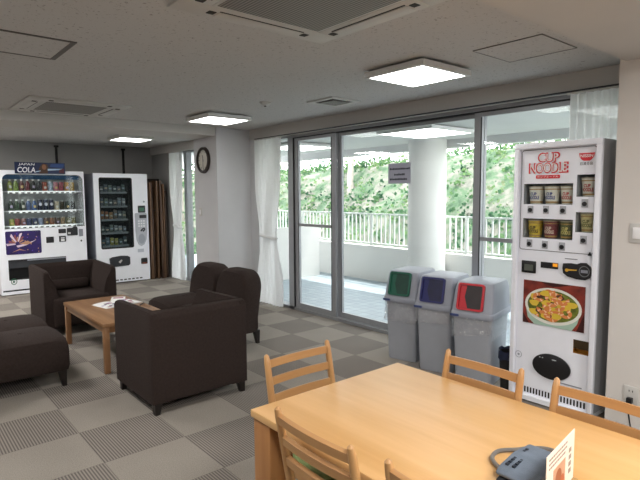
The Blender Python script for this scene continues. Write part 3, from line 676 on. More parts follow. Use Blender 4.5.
# folded slatted screen
t = thing('folding_screen', 'folded brown wooden slatted screens stacked upright beside the snack machine', 'screen', (3.905, 9.30, 0))
MB().box(-.165, .205, .30, .33, 0, 1.84).build('back_board', wood('screen_dark', '2c2320', '3c302a', 'Z'), t)
r = random.Random(11); wb = [wood('screen_brown%d' % i, a, c, 'Z') for i, (a, c) in enumerate((('5c4330', '7c5c42'), ('6e543e', '927054'), ('45332a', '604838')))]
for k in range(9):
    x = -.15+.038*k; yy = r.uniform(-.14, -.02); zt = 1.80-.10*abs(k-4)/4*r.random()-(.12 if k in (0, 8) else 0)
    T = Matrix.Translation((x, yy, 0)) @ Matrix.Rotation(r.uniform(-.018, .018), 4, 'Y') @ Matrix.Rotation(r.uniform(-.5, .5), 4, 'Z')
    MB().box(-.012, .012, 0, .26, .0, zt, bev=.003, T=T).build('slat_panel', wb[k % 3], t)
for z in (.50, 1.25): MB().box(-.16, .17, -.02, .0, z, z+.012).build('tie_strap', m_blkm, t)

# ------------------------------------------------------------------ cup noodle machine (faces -x; built facing -y, turned)
m_red = M('logo_red', 'd2232e', .45, var=.02); m_pw = M('logo_white', 'f2f2f0', .45, var=.01)
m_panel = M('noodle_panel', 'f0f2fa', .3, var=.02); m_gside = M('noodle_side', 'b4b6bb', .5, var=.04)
t = thing('vending_machine', 'white cup noodle vending machine with a bowl picture standing by the right wall', 'vending machine', (3.61, 1.722, 0), -PI/2)
NM = t; hw = .302; b = MB(); WINS = [(-.240, .113, 1.458, 1.604), (.137, .252, 1.512, 1.660), (-.240, .120, 1.215, 1.355), (.137, .253, 1.272, 1.408)]
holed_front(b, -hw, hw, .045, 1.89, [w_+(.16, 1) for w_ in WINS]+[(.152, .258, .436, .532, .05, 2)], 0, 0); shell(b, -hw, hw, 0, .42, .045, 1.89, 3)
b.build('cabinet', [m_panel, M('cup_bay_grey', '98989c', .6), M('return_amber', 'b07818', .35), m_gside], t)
b = MB(); b.box(-hw, hw, -.035, -.0, 1.852, 1.893, bev=.004); b.box(-hw, -.270, -.035, 0, .045, 1.852, bev=.004); b.box(.268, hw, -.035, 0, .045, 1.852, bev=.004); b.build('door_rim', m_panel, t)
b = MB()  # dark outline of the selection panel
q1, q2 = rrect(-.262, .262, 1.126, 1.846, .02), rrect(-.258, .258, 1.130, 1.842, .017)
for i in range(len(q1)):
    j = (i+1) % len(q1); b.poly([(q1[i][0], -.003, q1[i][1]), (q1[j][0], -.003, q1[j][1]), (q2[j][0], -.003, q2[j][1]), (q2[i][0], -.003, q2[i][1])])
b.build('panel_outline', M('outline_grey', '4c4e54', .5), t)
b = MB()
text_fit(b, 'CUP', -.140, .018, 1.752, 1.822, -.004, 0, .05); text_fit(b, 'NOODLE', -.205, .080, 1.675, 1.752, -.0045, 0, .05)
b.prism(rrect(-.150, .022, 1.640, 1.664, .006), 'y', -.004, -.001, 0)
text_fit(b, 'CUP', -.130, .008, 1.760, 1.813, -.006, 1, .0); text_fit(b, 'NOODLE', -.194, .069, 1.684, 1.744, -.0065, 1, .0)
text_fit(b, 'カップヌードル', -.140, .012, 1.645, 1.660, -.006, 1, .01)
b.build('logo', [m_red, m_pw], t)
b = MB(); b.flat([(.146, 1.802), (.248, 1.802), (.243, 1.775), (.228, 1.757), (.216, 1.750), (.178, 1.750), (.166, 1.757), (.151, 1.775)], -.004, 0); text_fit(b, 'NISSIN', .156, .238, 1.773, 1.793, -.006, 1, .015)
text_fit(b, '日清食品', .156, .238, 1.722, 1.742, -.005, 2, .012); b.build('maker_emblem', [m_red, m_pw, m_blk], t)
for w_ in WINS: MB().box(w_[0], w_[1], .002, .004, w_[2], w_[3]).build('display_glass', m_vglass, t)
for x, z in ((-.185, 1.42), (-.070, 1.42), (.050, 1.42), (.195, 1.468), (-.185, 1.175), (-.070, 1.172), (.052, 1.168), (.195, 1.222)):
    o = MB().box(x-.021, x+.021, -.006, 0, z-.028, z+.028, bev=.002).build('selection_button', M('button_plate', 'a4a6ac', .4), t)
    MB().prism(disc(x, z-.004, .0155, .0155, 16), 'y', -.011, -.0055).build('push_knob', m_blk, o)
o = MB().box(-.238, -.130, -.010, 0, .958, 1.046, bev=.003).build('bill_reader', m_blk, t); MB().box(-.215, -.15, -.012, -.0095, .975, 1.02).build('reader_window', M('reader_grey', '5c6058', .4), o)
o = MB().box(-.094, .030, -.006, 0, 1.006, 1.048).build('price_display', m_blk, t); MB().box(-.005, .028, -.008, -.0058, 1.022, 1.044).build('display_digits', M('amber_glow', 'c88018', .5, emit=.6), o)
o = MB().prism([(.068, 1.052), (.12, 1.058), (.16, 1.055), (.185, 1.066), (.22, 1.068), (.25, 1.045), (.262, 1.005), (.25, .97), (.22, .952), (.16, .952), (.10, .965), (.07, .985), (.064, 1.02)], 'y', -.012, 0).build('coin_panel', m_blk, t)
b = MB(); b.flat(disc(.095, 1.008, .012, .012, 12), -.0125); b.flat([(.10, 1.003), (.16, 1.010), (.165, 1.018), (.10, 1.016)], -.0126); b.build('coin_arrow', M('arrow_gold', 'c89a30', .4), o)
b = MB(); q1, q2 = disc(.212, 1.01, .036, .038, 20), disc(.212, 1.01, .030, .032, 20)
for i in range(20): j = (i+1) % 20; b.poly([(q1[i][0], -.0125, q1[i][1]), (q1[j][0], -.0125, q1[j][1]), (q2[j][0], -.0125, q2[j][1]), (q2[i][0], -.0125, q2[i][1])])
b.build('coin_ring', M('ring_grey', '6c6e70', .4), o); MB().box(.19, .235, -.0135, -.0121, 1.0, 1.02).build('coin_slot', m_vmside, o)
MB().prism([(.228, 1.12), (.240, 1.145), (.252, 1.12)], 'y', -.010, 0).build('lock', m_blk, t); MB().box(.075, .16, -.0025, 0, 1.083, 1.089).build('notice_line', M('notice_grey', '8a8c94', .5), t)
# bowl picture
b = MB(); b.box(-.219, .221, -.004, 0, .588, .904, 0); P = -.0045
m_pic = [M('pic_red', '7c2c20', .4, var=.5, scale=14), M('pic_bowl', 'e6e6dc', .4), M('pic_bowl_shade', 'a9c4b4', .4), M('pic_soup', '6f7a2c', .4, var=.5, scale=30), M('pic_egg', 'e2c040', .4), M('pic_shrimp', 'e0884a', .4), M('pic_shrimp_pale', 'f2c6a0', .4), M('pic_meat', '5c3828', .5), M('pic_onion', '8cae4a', .4), M('pic_dark', '3a0e0c', .5)]
b.flat([(-.219, .588), (-.219, .66), (-.19, .62), (-.17, .588)], P, 9); b.flat([(.221, .588), (.221, .72), (.19, .64), (.17, .588)], P, 9); b.flat([(-.10, .904), (.0, .875), (.14, .904)], P, 9)
b.flat([(-.205, .745), (-.18, .63), (-.13, .588), (.14, .588), (.175, .64), (.20, .735)], P-.0003, 2)
b.flat(disc(.0, .735, .204, .132, 40), P-.0006, 1); b.flat(disc(.0, .737, .184, .112, 40), P-.0009, 3)
r = random.Random(8); lay = P-.0012
def put(cx, cz, kind):
    global lay
    lay -= .00012
    if kind == 'egg': b.flat([(cx+.034*math.cos(q)*(1+.25*math.sin(3*q+cx*50)), cz+.026*math.sin(q)*(1+.2*math.cos(2*q))) for q in [2*PI*i/12 for i in range(12)]], lay, 4)
    elif kind == 'meat': b.flat([(cx+.029*math.cos(q)*(1+.2*math.sin(2*q+cz*80)), cz+.022*math.sin(q)) for q in [2*PI*i/9 for i in range(9)]], lay, 7)
    elif kind == 'onion': b.flat(disc(cx, cz, .013, .009, 10), lay, 8)
    else:
        a = cx*40+cz*70
        pts = [(cx+.043*math.cos(a+q), cz+.034*math.sin(a+q)) for q in [4.9*i/14 for i in range(15)]]+[(cx+.016*math.cos(a+q), cz+.012*math.sin(a+q)) for q in [4.9*i/14 for i in range(14, -1, -1)]]
        for i in range(14): b.flat([pts[i], pts[i+1], pts[29-i-1], pts[29-i]], lay, 6 if i % 5 == 2 else 5)
def inside(x, z): return (x/.165)**2+((z-.737)/.093)**2 < 1
k = 0
while k < 46:
    x, z = r.uniform(-.17, .17), r.uniform(.64, .84)
    if not inside(x, z): continue
    put(x, z, r.choice(['egg', 'meat', 'onion', 'shrimp', 'meat', 'egg'])); k += 1
for x, z in ((-.10, .79), (.0, .765), (.08, .79), (-.07, .71), (.10, .70), (.05, .745), (-.01, .80)): put(x, z, 'shrimp')
for x, z in ((.14, .765), (-.13, .745), (-.05, .825), (.03, .67)): put(x, z, 'egg')
o = b.build('bowl_picture', m_pic, t, smooth=False, fix=False)
MB().box(.152, .258, .003, .006, .470, .532).build('coin_return_flap', M('return_flap_dark', '3a2a14', .3), t)
b = MB().prism([(.0065+.138*math.cos(q), .299+.092*math.sin(q)-.04*math.cos(q)*0) for q in [2*PI*i/40 for i in range(40)]], 'y', -.014, 0, bev=.004); dd = b.build('dispenser_door', m_blk, t)
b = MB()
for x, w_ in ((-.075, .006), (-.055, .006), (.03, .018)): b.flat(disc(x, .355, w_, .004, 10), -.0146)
b.build('door_pale_marks', M('door_mark_grey', 'b8bcc0', .4), dd)  # small pale marks high on the dispenser door
b = MB()
for k in range(24):
    x = -.262+.0226*k; b.box(x, x+.011, -.002, .001, .062, .104)
b.build('base_vents', m_blk, t)
b = MB(); q1, q2 = disc(-.245, .335, .026, .026, 18), disc(-.245, .335, .022, .022, 18)
for i in range(18): j = (i+1) % 18; b.poly([(q1[i][0], -.003, q1[i][1]), (q1[j][0], -.003, q1[j][1]), (q2[j][0], -.003, q2[j][1]), (q2[i][0], -.003, q2[i][1])])
b.flat(disc(-.245, .335, .009, .009, 10), -.003); b.build('round_sticker', M('sticker_grey', 'a4a8b0', .5), t)
MB().box(-.30, .30, -.03, .40, .012, .045).build('plinth', m_vm, t)
MB().box(.05, .22, -.0025, 0, .195, .203).build('notice_line', M('notice_grey', '8a8c94', .5), t)
for x in (-.25, .25):
    for y in (.02, .36): MB().cyl((x, y, 0), (x, y, .015), .022, n=12).build('foot', m_blkm, t)
# the cups
def cup_r(z, h=.107): return .036+(.047-.036)*z/h
cups = [(-.178, 1.4605, 'e8e2d4', '2a3c8c', 'white cup noodle with blue lettering, leftmost in the upper long window'),
        (-.062, 1.4605, 'e8e2d4', '2a3c8c', 'white cup noodle with blue lettering, middle of the upper long window'),
        (.054, 1.4605, 'e8e2d4', 'c0302c', 'white cup noodle with red lettering, rightmost in the upper long window'),
        (.195, 1.5145, 'e8e2d4', 'c0302c', 'white cup noodle with red lettering alone in the upper small window'),
        (-.178, 1.2175, 'd8b83a', '4a3a1c', 'yellow cup noodle, leftmost in the lower long window of the machine'),
        (-.062, 1.2175, '7c3438', 'e0c8b8', 'dark red cup noodle, middle of the lower long window of the machine'),
        (.056, 1.2175, '5c5c34', 'd8c878', 'dark olive cup noodle, rightmost in the lower long window of the machine'),
        (.195, 1.2745, 'd4c48c', '5c5c1c', 'cream and yellow cup noodle alone in the lower small window')]
for i, (lx, z, c1, c2, lab) in enumerate(cups):
    t = thing('noodle_cup', lab, 'noodle cup', (3.61+.068, 1.722-lx, z), -PI/2, 'cup noodles in the machine windows'); t.scale = (1.145, 1.145, 1.145)
    mt = M('cup_body%d' % i, c1, .45, var=.25 if i > 3 else .03, scale=50)
    MB().lathe([(.036, 0), (.0365, .002), (.0465, .104)], n=28).build('cup', mt, t)
    MB().lathe([(.0485, .104), (.049, .107), (.047, .110), (.03, .1105)], n=28).build('lid', M('cup_lid', 'c8b8a0', .4), t)
    b = MB(); wr = lambda zz: cup_r(zz)+.0008
    text_fit(b, 'CUP', -.020, .020, .052, .072, 0, 0, .04, wrap=wr); text_fit(b, 'NOODLE', -.034, .034, .028, .050, 0, 0, .04, wrap=wr)
    b.build('lettering', M('cup_ink%d' % i, c2, .5), t)
    b = MB(); b.lathe([(cup_r(.006)+.0005, .006), (cup_r(.016)+.0005, .016)], n=28, caps=False); b.lathe([(cup_r(.088)+.0005, .088), (cup_r(.094)+.0005, .094)], n=28, caps=False); b.build('band', M('cup_band', 'b08a50', .4), t)

# ------------------------------------------------------------------ waste bins
m_bin = M('bin_grey', 'a0a4ac', .5, var=.04); m_binlid = M('bin_lid_grey', '969aa5', .45, var=.03); m_hole = M('bin_inside', '141518', .8)
m_film = bpy.data.materials.new('clear_film'); m_film.use_nodes = True; nt = m_film.node_tree; n = nt.nodes; n.remove(n['Principled BSDF'])
tp = n.new('ShaderNodeBsdfTransparent'); gl = n.new('ShaderNodeBsdfGlossy'); gl.inputs['Roughness'].default_value = .12; df = n.new('ShaderNodeBsdfDiffuse'); df.inputs[0].default_value = (.75, .77, .8, 1)
tc = n.new('ShaderNodeTexCoord'); nz = n.new('ShaderNodeTexNoise'); nz.inputs['Scale'].default_value = 28; nz.inputs['Detail'].default_value = 4; nt.links.new(tc.outputs['Object'], nz.inputs['Vector'])
bp = n.new('ShaderNodeBump'); bp.inputs['Strength'].default_value = .9; bp.inputs['Distance'].default_value = .02; nt.links.new(nz.outputs['Fac'], bp.inputs['Height']); nt.links.new(bp.outputs[0], gl.inputs['Normal'])
a_ = n.new('ShaderNodeMixShader'); a_.inputs[0].default_value = .7; nt.links.new(df.outputs[0], a_.inputs[1]); nt.links.new(gl.outputs[0], a_.inputs[2])
c_ = n.new('ShaderNodeMixShader'); c_.inputs[0].default_value = .24; nt.links.new(tp.outputs[0], c_.inputs[1]); nt.links.new(a_.outputs[0], c_.inputs[2]); nt.links.new(c_.outputs[0], n['Material Output'].inputs[0])
def rr3(hx, y0, y1, z, r=.03): return [(x, y, z) for x, y in rrect(-hx, hx, y0, y1, r, 4)]
def bin_(x, y, col, label, film, seed):
    t = thing('waste_bin', label, 'waste bin', (x, y, 0), math.radians(-77.5), 'lidded waste bins by the window')
    b = MB(); b.ring([rr3(.140, -.185, .185, 0), rr3(.143, -.19, .19, .015), rr3(.158, -.212, .212, .52), rr3(.158, -.212, .212, .55)]); b.build('body', m_bin, t)
    b = MB(); b.ring([rr3(.172, -.228, .228, .545), rr3(.175, -.231, .231, .552), rr3(.175, -.231, .231, .588), rr3(.170, -.226, .226, .596)]); b.build('rim', m_binlid, t)
    # hood: sloping front, domed top
    S = lambda v: -.222+.060*(v-.596)/(.235)
    b = MB(); b.ring([rr3(.168, S(.596), .22, .594, .025), rr3(.162, S(.72), .218, .72, .025), rr3(.155, S(.80), .212, .80, .03), rr3(.148, S(.822)+.010, .20, .824, .035), rr3(.125, S(.832)+.04, .17, .833, .035)]); b.build('lid', m_binlid, t)
    al = math.atan2(.060, .235); T = Matrix.Translation((-.016, S(.714)-.002, .714)) @ Matrix.Rotation(-al, 4, 'X')
    b = MB(); w_, h_ = .108, .108
    o1, i1 = rrect(-w_, w_, -h_, h_, .022, 4), rrect(-w_+.016, w_-.016, -h_+.016, h_-.016, .012, 4)
    N = len(o1); D = .016
    f = lambda p, yy: T @ Vector((p[0], yy, p[1]))
    for i in range(N):
        j = (i+1) % N
        b.poly([f(o1[i], -D), f(o1[j], -D), f(i1[j], -D), f(i1[i], -D)]); b.poly([f(o1[i], -D), f(o1[j], -D), f(o1[j], .006), f(o1[i], .006)]); b.poly([f(i1[i], -D), f(i1[j], -D), f(i1[j], -.002), f(i1[i], -.002)])
    fr_ = b.build('coloured_opening_frame', M('bin_'+col[0], col[1], .4, var=.05), t)
    b = MB(); b.poly([f(p, -.003) for p in i1]); b.build('opening_flap', M('bin_flap_'+col[0], col[2], .45, var=.35, scale=12), fr_)
    b = MB(); b.poly([f(p, -.0045) for p in ((-.090, -.09), (-.02, -.09), (-.05, .0), (-.038, .088), (-.090, .088))]); b.build('flap_side', M('bin_'+col[0], col[1], .4), fr_)
    MB().box(-.172, -.10, -.236, -.230, .556, .574).build('rim_label', M('rim_label_blue', '3c4a78', .4), t)
    # loose clear liner hanging out below the rim
    r = random.Random(seed); b = MB(); lo, hi = [], []; top = rr3(.166, -.221, .221, .546, .03); m_ = len(top); K = 4; rings = []
    for k in range(K+1):
        rg = []
        for i, p in enumerate(top):
            u = 1+.05*k/K+.045*r.uniform(-1, 1)*k/K; dz = film[0]*k/K*(1+film[1]*math.sin(i*1.3+seed))
            rg.append((p[0]*u, p[1]*u, p[2]-dz))
        rings.append(rg)
    b.ring(rings, caps=False); b.build('liner_bag', m_film, t, fix=False)
bin_(3.805, 3.169, ('green', '0c5a46', '0a3a2e'), 'grey waste bin with a green-framed opening, leftmost of the three bins', (.17, .08), 1)
bin_(3.778, 2.778, ('blue', '1c1f5c', '14163c'), 'grey waste bin with a dark blue framed opening, middle of the three bins', (.10, .15), 2)
bin_(3.754, 2.385, ('red', 'b81a2a', '2a2224'), 'grey waste bin with a red-framed opening, nearest the noodle machine', (.13, .3), 3)
t = thing('wastebasket', 'small black basket with a plastic bag between the red bin and the noodle machine', 'wastebasket', (3.72, 2.112, 0))
b = MB(); b.ring([[(r_*math.cos(2*PI*j/20), r_*math.sin(2*PI*j/20), z) for j in range(20)] for r_, z in ((.056, 0), (.072, .30), (.066, .30), (.055, .05))]); b.build('basket', m_blkm, t)
r = random.Random(4); b = MB(); b.ring([[((r_+r.uniform(-.004, .004))*math.cos(2*PI*j/20), (r_+r.uniform(-.004, .004))*math.sin(2*PI*j/20), z+r.uniform(-.01, .01)) for j in range(20)] for r_, z in ((.062, .22), (.066, .30), (.076, .315), (.080, .28), (.079, .24))], caps=False); b.build('bag', M('bag_navy', '1c2440', .3, var=.4, scale=30), t)
b = MB(); [b.box(x0, x1, -.0665, -.0645, z0, z1) for x0, x1, z0, z1 in ((-.024, -.006, .128, .134), (-.018, -.012, .10, .128), (.004, .022, .12, .126), (.004, .022, .10, .106), (.016, .022, .106, .12))]
b.build('basket_mark', M('mark_pale', 'aab4b8', .5), t); bpy.context.view_layer.update(); t.rotation_euler = (0, 0, -PI/2)

# ------------------------------------------------------------------ paper sign on the glass
t = thing('paper_sign', 'grey paper notice with three lines of print stuck on the window glass', 'sign', (4.238, 3.71, 1.645), -PI/2)
b = MB().box(-.155, .155, -.0015, 0, 0, .215); r = random.Random(2)
for z, x0, x1 in ((.145, -.13, .13), (.085, -.07, .07), (.035, -.13, .10)):
    x = x0
    while x < x1:
        w_ = .012+.008*r.random(); b.box(x, x+w_, -.0025, -.0015, z, z+.022*(.7+.3*r.random()), 1); x += w_+.005
b.build('sheet', [sheer('paper_backlit', 'c2bfc8', .6, 0.), M('print_ink', '24222c', .7)], t)

# ------------------------------------------------------------------ lounge seating
m_fab = M('brown_fabric', '362d2a', .95, var=.14, scale=60, bump=.5, bscale=420, spec=.15)
m_leg = M('dark_leg', '1a1412', .4)
def taper_leg(x, y, h, dx, dy, top=.032, bot=.018):
    b = MB(); rg = []
    for z, s, k in ((0, bot, 1), (h, top, 0)): rg.append([(x+dx*k+a*s, y+dy*k+c*s, z) for a, c in ((-1, -1), (1, -1), (1, 1), (-1, 1))])
    return b.ring(rg)
def armchair(loc, rz, label):
    """tub armchair, opening towards -y; .77 wide, .73 deep."""
    t = thing('armchair', label, 'armchair', loc, rz, 'brown tub armchairs')
    W, D0, D1 = .385, -.365, .365
    MB().box(-W+.085, W-.085, D0-.025, .245, .10, .42, bev=.035, seg=4).build('seat', m_fab, t)
    b = MB().prism([(.205, .085), (D1-.004, .085), (D1, .12), (D1, .69), (D1-.02, .728), (D1-.06, .74), (.30, .735), (.275, .70), (.235, .42)], 'x', -W+.012, W-.012, bev=.008, seg=2); b.build('backrest', m_fab, t)
    for s in (-1, 1):
        # cross-section leans inwards towards the seat; the front edge and the rear edge round off
        rg = []
        i_b, i_t = W-.145, W-.055
        for y, top, ins in ((D0+.006, .665, .012), (D0-.002, .70, .004), (D0+.012, .718, 0), (D0+.06, .728, .0), (.0, .733, .0), (.28, .740, .0), (D1-.03, .738, 0), (D1-.010, .728, .003), (D1-.004, .715, .009)):
            rg.append([(s*(W-ins), y, .085), (s*(W-ins), y, top-.03), (s*(W-.010-ins), y, top-.008), (s*(W-.03), y, top), (s*i_t, y, top-.006), (s*(i_t-.010), y, top-.04), (s*(i_b+.035), y, .58), (s*(i_b+.008), y, .48), (s*i_b, y, .40), (s*i_b, y, .085)])
        b = MB().ring(rg); b.build('armrest', m_fab, t)
    b = MB().box(-.235, .235, .13, .245, .425, .545, bev=.05, seg=4); b.build('lumbar_cushion', m_fab, t)
    for sx_ in (-1, 1):
        for sy_ in (-1, 1): taper_leg(sx_*.335, sy_*.315, .11, sx_*.012, sy_*.012).build('leg', m_leg, t)
armchair((1.69, 6.515, 0), 0, 'brown fabric tub armchair on the far side of the coffee table, facing the camera')
armchair((1.755, 3.785, 0), PI, 'brown fabric tub armchair in front of the coffee table, seen from behind')
def sidechair(loc, rz, label):
    """armless lounge unit, facing -y; .59 wide, .77 deep."""
    t = thing('lounge_chair', label, 'lounge chair', loc, rz, 'brown armless lounge chairs')
    W = .294
    b = MB(); rg = []
    sec = lambda y, k: [(x*k if abs(x) > 0 else x, y, z) for x, z in ((-W+.02, .13), (W-.02, .13), (W, .17), (W, .34), (W-.02, .385), (W-.07, .41), (0, .425), (-W+.07, .41), (-W+.02, .385), (-W, .34), (-W, .17))]
    rg.append([(x*.93, -.365, .13+(z-.13)*.80) for x, y, z in sec(0, 1)]); rg.append([(x*.98, -.385, .13+(z-.13)*.88) for x, y, z in sec(0, 1)][:]); 
    rg = [[(x*.94, -.385, .15+(z-.13)*.70) for x, y, z in sec(0, 1)], [(x*.985, -.375, .135+(z-.13)*.88) for x, y, z in sec(0, 1)], [(x, -.34, .13+(z-.13)*.97) for x, y, z in sec(0, 1)], [(x, -.25, z) for x, y, z in sec(0, 1)], [(x, .16, z) for x, y, z in sec(0, 1)], [(x*.98, .30, .13+(z-.13)*.95) for x, y, z in sec(0, 1)]]
    b.ring(rg); b.build('seat', m_fab, t)
    b = MB(); out = []
    prof = rrect(-W, W, .13, .76, .19, 8)
    bot = [(x, max(z, .13)) for x, z in prof]
    def squarebot(p):   # keep the lower corners square, the upper ones round
        x, z = p
        if z < .30: return (math.copysign(W, x), z if z > .131 else .13)
        return (x, z)
    prof = [squarebot(p) for p in prof]
    cen = (0, .44)
    def sc(k, y): return [(cen[0]+(x-cen[0])*k, y+(z-.44)*.14, cen[1]+(z-cen[1])*k) for x, z in prof]
    b.ring([sc(.80, .112), sc(.91, .120), sc(.97, .145), sc(1.0, .19), sc(1.0, .27), sc(.97, .315), sc(.91, .34), sc(.80, .348)]); b.build('backrest', m_fab, t)
    b = MB().box(-.014, .014, -.10, -.07, .418, .428, bev=.004); b.build('seat_button', m_fab, t)
    for sx_ in (-1, 1):
        for sy_ in (-.33, .30): taper_leg(sx_*.245, sy_, .14, sx_*.010, .012*(1 if sy_ > 0 else -1), .030, .016).build('leg', m_leg, t)
    return t
sidechair((2.62, 4.745, 0), -PI/2, 'brown armless lounge chair right of the coffee table, nearer of that pair')
sidechair((2.62, 5.355, 0), -PI/2, 'brown armless lounge chair right of the coffee table, the farther one nearer the column')
sidechair((.73, 4.765, 0), PI/2, 'brown armless lounge chair at the left edge, the nearer of the left pair')
sidechair((.73, 5.365, 0), PI/2, 'brown armless lounge chair at the left edge, the farther of the left pair')
# coffee table
m_cof = wood('coffee_wood', '845f40', 'a37c58', 'Y', .35); m_cofl = wood('coffee_leg_wood', '825c3d', '9c7350', 'Z', .4)
t = thing('coffee_table', 'low brown wooden coffee table among the brown lounge chairs', 'coffee table', (1.715, 5.17, 0))
MB().box(-.31, .31, -.625, .625, .405, .44, bev=.004).build('tabletop', m_cof, t)
for sx_ in (-1, 1):
    for sy_ in (-1, 1): MB().box(sx_*.279-.024, sx_*.279+.024, sy_*.594-.024, sy_*.594+.024, 0, .405, bev=.003).build('leg', m_cofl, t)
b = MB(); 
for s in (-1, 1): b.box(s*.279-.012, s*.279+.012, -.57, .57, .355, .405); b.box(-.255, .255, s*.594-.012, s*.594+.012, .355, .405)
b.build('apron', m_cof, t)
t = thing('magazine', 'open white magazine with pink and grey print on the coffee table', 'magazine', (1.80, 5.33, .44), .2)
def page(x0, x1, sgn):
    b = MB(); N = 8
    up = [(x0+(x1-x0)*i/N, .004+.016*math.sin(PI*(i/N if sgn > 0 else 1-i/N)**.7 if True else 0)*.7) for i in range(N+1)]
    poly = up+[(x1, .001), (x0, .001)]
    return b.prism(poly, 'y', -.14, .14)
page(-.20, 0, -1).build('page', m_pw, t); page(0, .20, 1).build('page', m_pw, t)
b = MB(); r = random.Random(6); cs = []
for k in range(26):
    x, y = r.uniform(-.18, .17), r.uniform(-.12, .11)
    if abs(x) < .03: continue
    ux = abs(x)/.2; zt = .004+.016*math.sin(PI*(ux if x > 0 else (ux))**.7)*.7 if x > 0 else .004+.016*math.sin(PI*(1-(x+.2)/.2)**.7)*.7
    b.box(x-.02, x+.02, y-.008, y+.008, zt, zt+.003, r.choice((0, 0, 1, 2)))
b.build('print', [M('print_pink', 'b06a80', .5), M('print_grey', '55556a', .5), M('print_lilac', 'b8a8c8', .5)], t)
t = thing('pamphlet', 'small white leaflet with pink print at the far end of the coffee table', 'leaflet', (1.90, 5.60, .44), -.4)
MB().box(-.07, .07, -.10, .10, 0, .002).build('sheet', m_pw, t); MB().box(-.05, .05, .0, .06, .002, .003).build('print_block', M('print_pink', 'b06a80', .5), t)
t = thing('pen', 'dark pen lying beside the magazine on the coffee table', 'pen', (1.98, 5.14, .4455), .9)
MB().cyl((-.06, 0, 0), (.05, 0, 0), .0055, n=10).build('barrel', m_blk, t); MB().cyl((.05, 0, 0), (.068, 0, 0), .0055, .0012, n=10).build('tip', m_vmside, t)

# ------------------------------------------------------------------ dining table and chairs
m_oak = wood('beech_top', 'cf9f63', 'ddb077', 'Y', .38, 9.); m_oakl = wood('beech_leg', 'a87446', 'b98552', 'Z', .42); m_ch = wood('chair_wood', 'b18253', 'c49662', 'Z', .4)
m_chx = wood('chair_rail_wood', 'b18253', 'c49662', 'X', .4)
t = thing('dining_table', 'large pale wooden table in the foreground with an empty polished top', 'table', (1.47, .76, 0))
hx, hy = .425, .90
MB().box(-hx, hx, -hy, hy, .69, .72, bev=.005).build('tabletop', m_oak, t)
for sx_ in (-1, 1):
    for sy_ in (-1, 1): MB().box(sx_*(hx-.063)-.055, sx_*(hx-.063)+.055, sy_*(hy-.063)-.055, sy_*(hy-.063)+.055, 0, .69, bev=.008).build('leg', m_oakl, t)
b = MB()
for s in (-1, 1): b.box(s*(hx-.07)-.011, s*(hx-.07)+.011, -hy+.12, hy-.12, .625, .69); b.box(-hx+.12, hx-.12, s*(hy-.07)-.011, s*(hy-.07)+.011, .625, .69)
b.build('apron', m_oakl, t)
m_green = M('seat_green', '84945c', .85, var=.12, scale=40, bump=.3, bscale=300)
def make_chair(label):
    """ladder-back chair facing -y; the origin is below the middle of the top rail."""
    t = thing('dining_chair', label, 'dining chair', (0, 0, 0), 0, 'wooden dining chairs at the table')
    H = .835; hw = .177
    def bk(z): return 0.0 if z >= H else -(H-z)*.19 if z > .42 else -(H-.42)*.19+(.42-z)*.10
    for s in (-1, 1):
        pts = [(s*hw, bk(z)+.0, z) for z in (0, .2, .40, .46, .60, .74, .80)]+[(s*hw, 0, .829), (s*hw, 0, .836)]
        MB().tube(pts, [.014, .016, .018, .018, .0165, .0148, .0142, .011, .004], n=10).build('rear_leg', m_ch, t)
        MB().tube([(s*(hw+.015), -.43, 0), (s*(hw+.015), -.425, .41)], [.014, .019], n=10).build('front_leg', m_ch, t)
        MB().box(s*(hw+.006)-.009, s*(hw+.006)+.009, -.43, -.115, .365, .405).build('seat_rail', m_ch, t)
        MB().tube([(s*(hw+.008), -.425, .18), (s*hw, -.075, .18)], .010, n=8).build('stretcher', m_ch, t)
    for z in (.793, .718, .643):
        b = MB(); rg = []; N = 10
        for i in range(N+1):
            u = -1+2*i/N; x = u*(hw-.004); y = bk(z)+.012*(1-u*u); hh = .017
            rg.append([(x, y-.008, z-hh), (x, y+.008, z-hh), (x, y+.008+.004, z+hh-.004), (x, y+.004, z+hh), (x, y-.004, z+hh)])
        b.ring(rg); b.build('back_rail', m_chx, t)
    MB().box(-hw, hw, -.435, -.415, .365, .405).build('seat_rail', m_chx, t); MB().box(-hw+.01, hw-.01, -.128, -.110, .365, .405).build('seat_rail', m_chx, t)
    b = MB(); b.box(-.20, .20, -.445, -.135, .405, .45, bev=.02, seg=3); b.build('seat', m_green, t)
    return t
c0 = make_chair('wooden ladder-back dining chair alone at the far short end of the table')
c0.location = (1.449, 1.879, 0)
dup(c0, (.978, 1.207, 0), PI/2, 'wooden dining chair on the near long side at the table corner, green seat showing')
dup(c0, (1.000, .730, 0), PI/2, 'wooden dining chair on the near long side, cut off by the bottom edge')
dup(c0, (1.944, 1.222, 0), -PI/2, 'wooden dining chair on the far long side, in front of the waste bins')
dup(c0, (1.947, .725, 0), -PI/2, 'wooden dining chair cut off by the right edge, in front of the noodle machine')

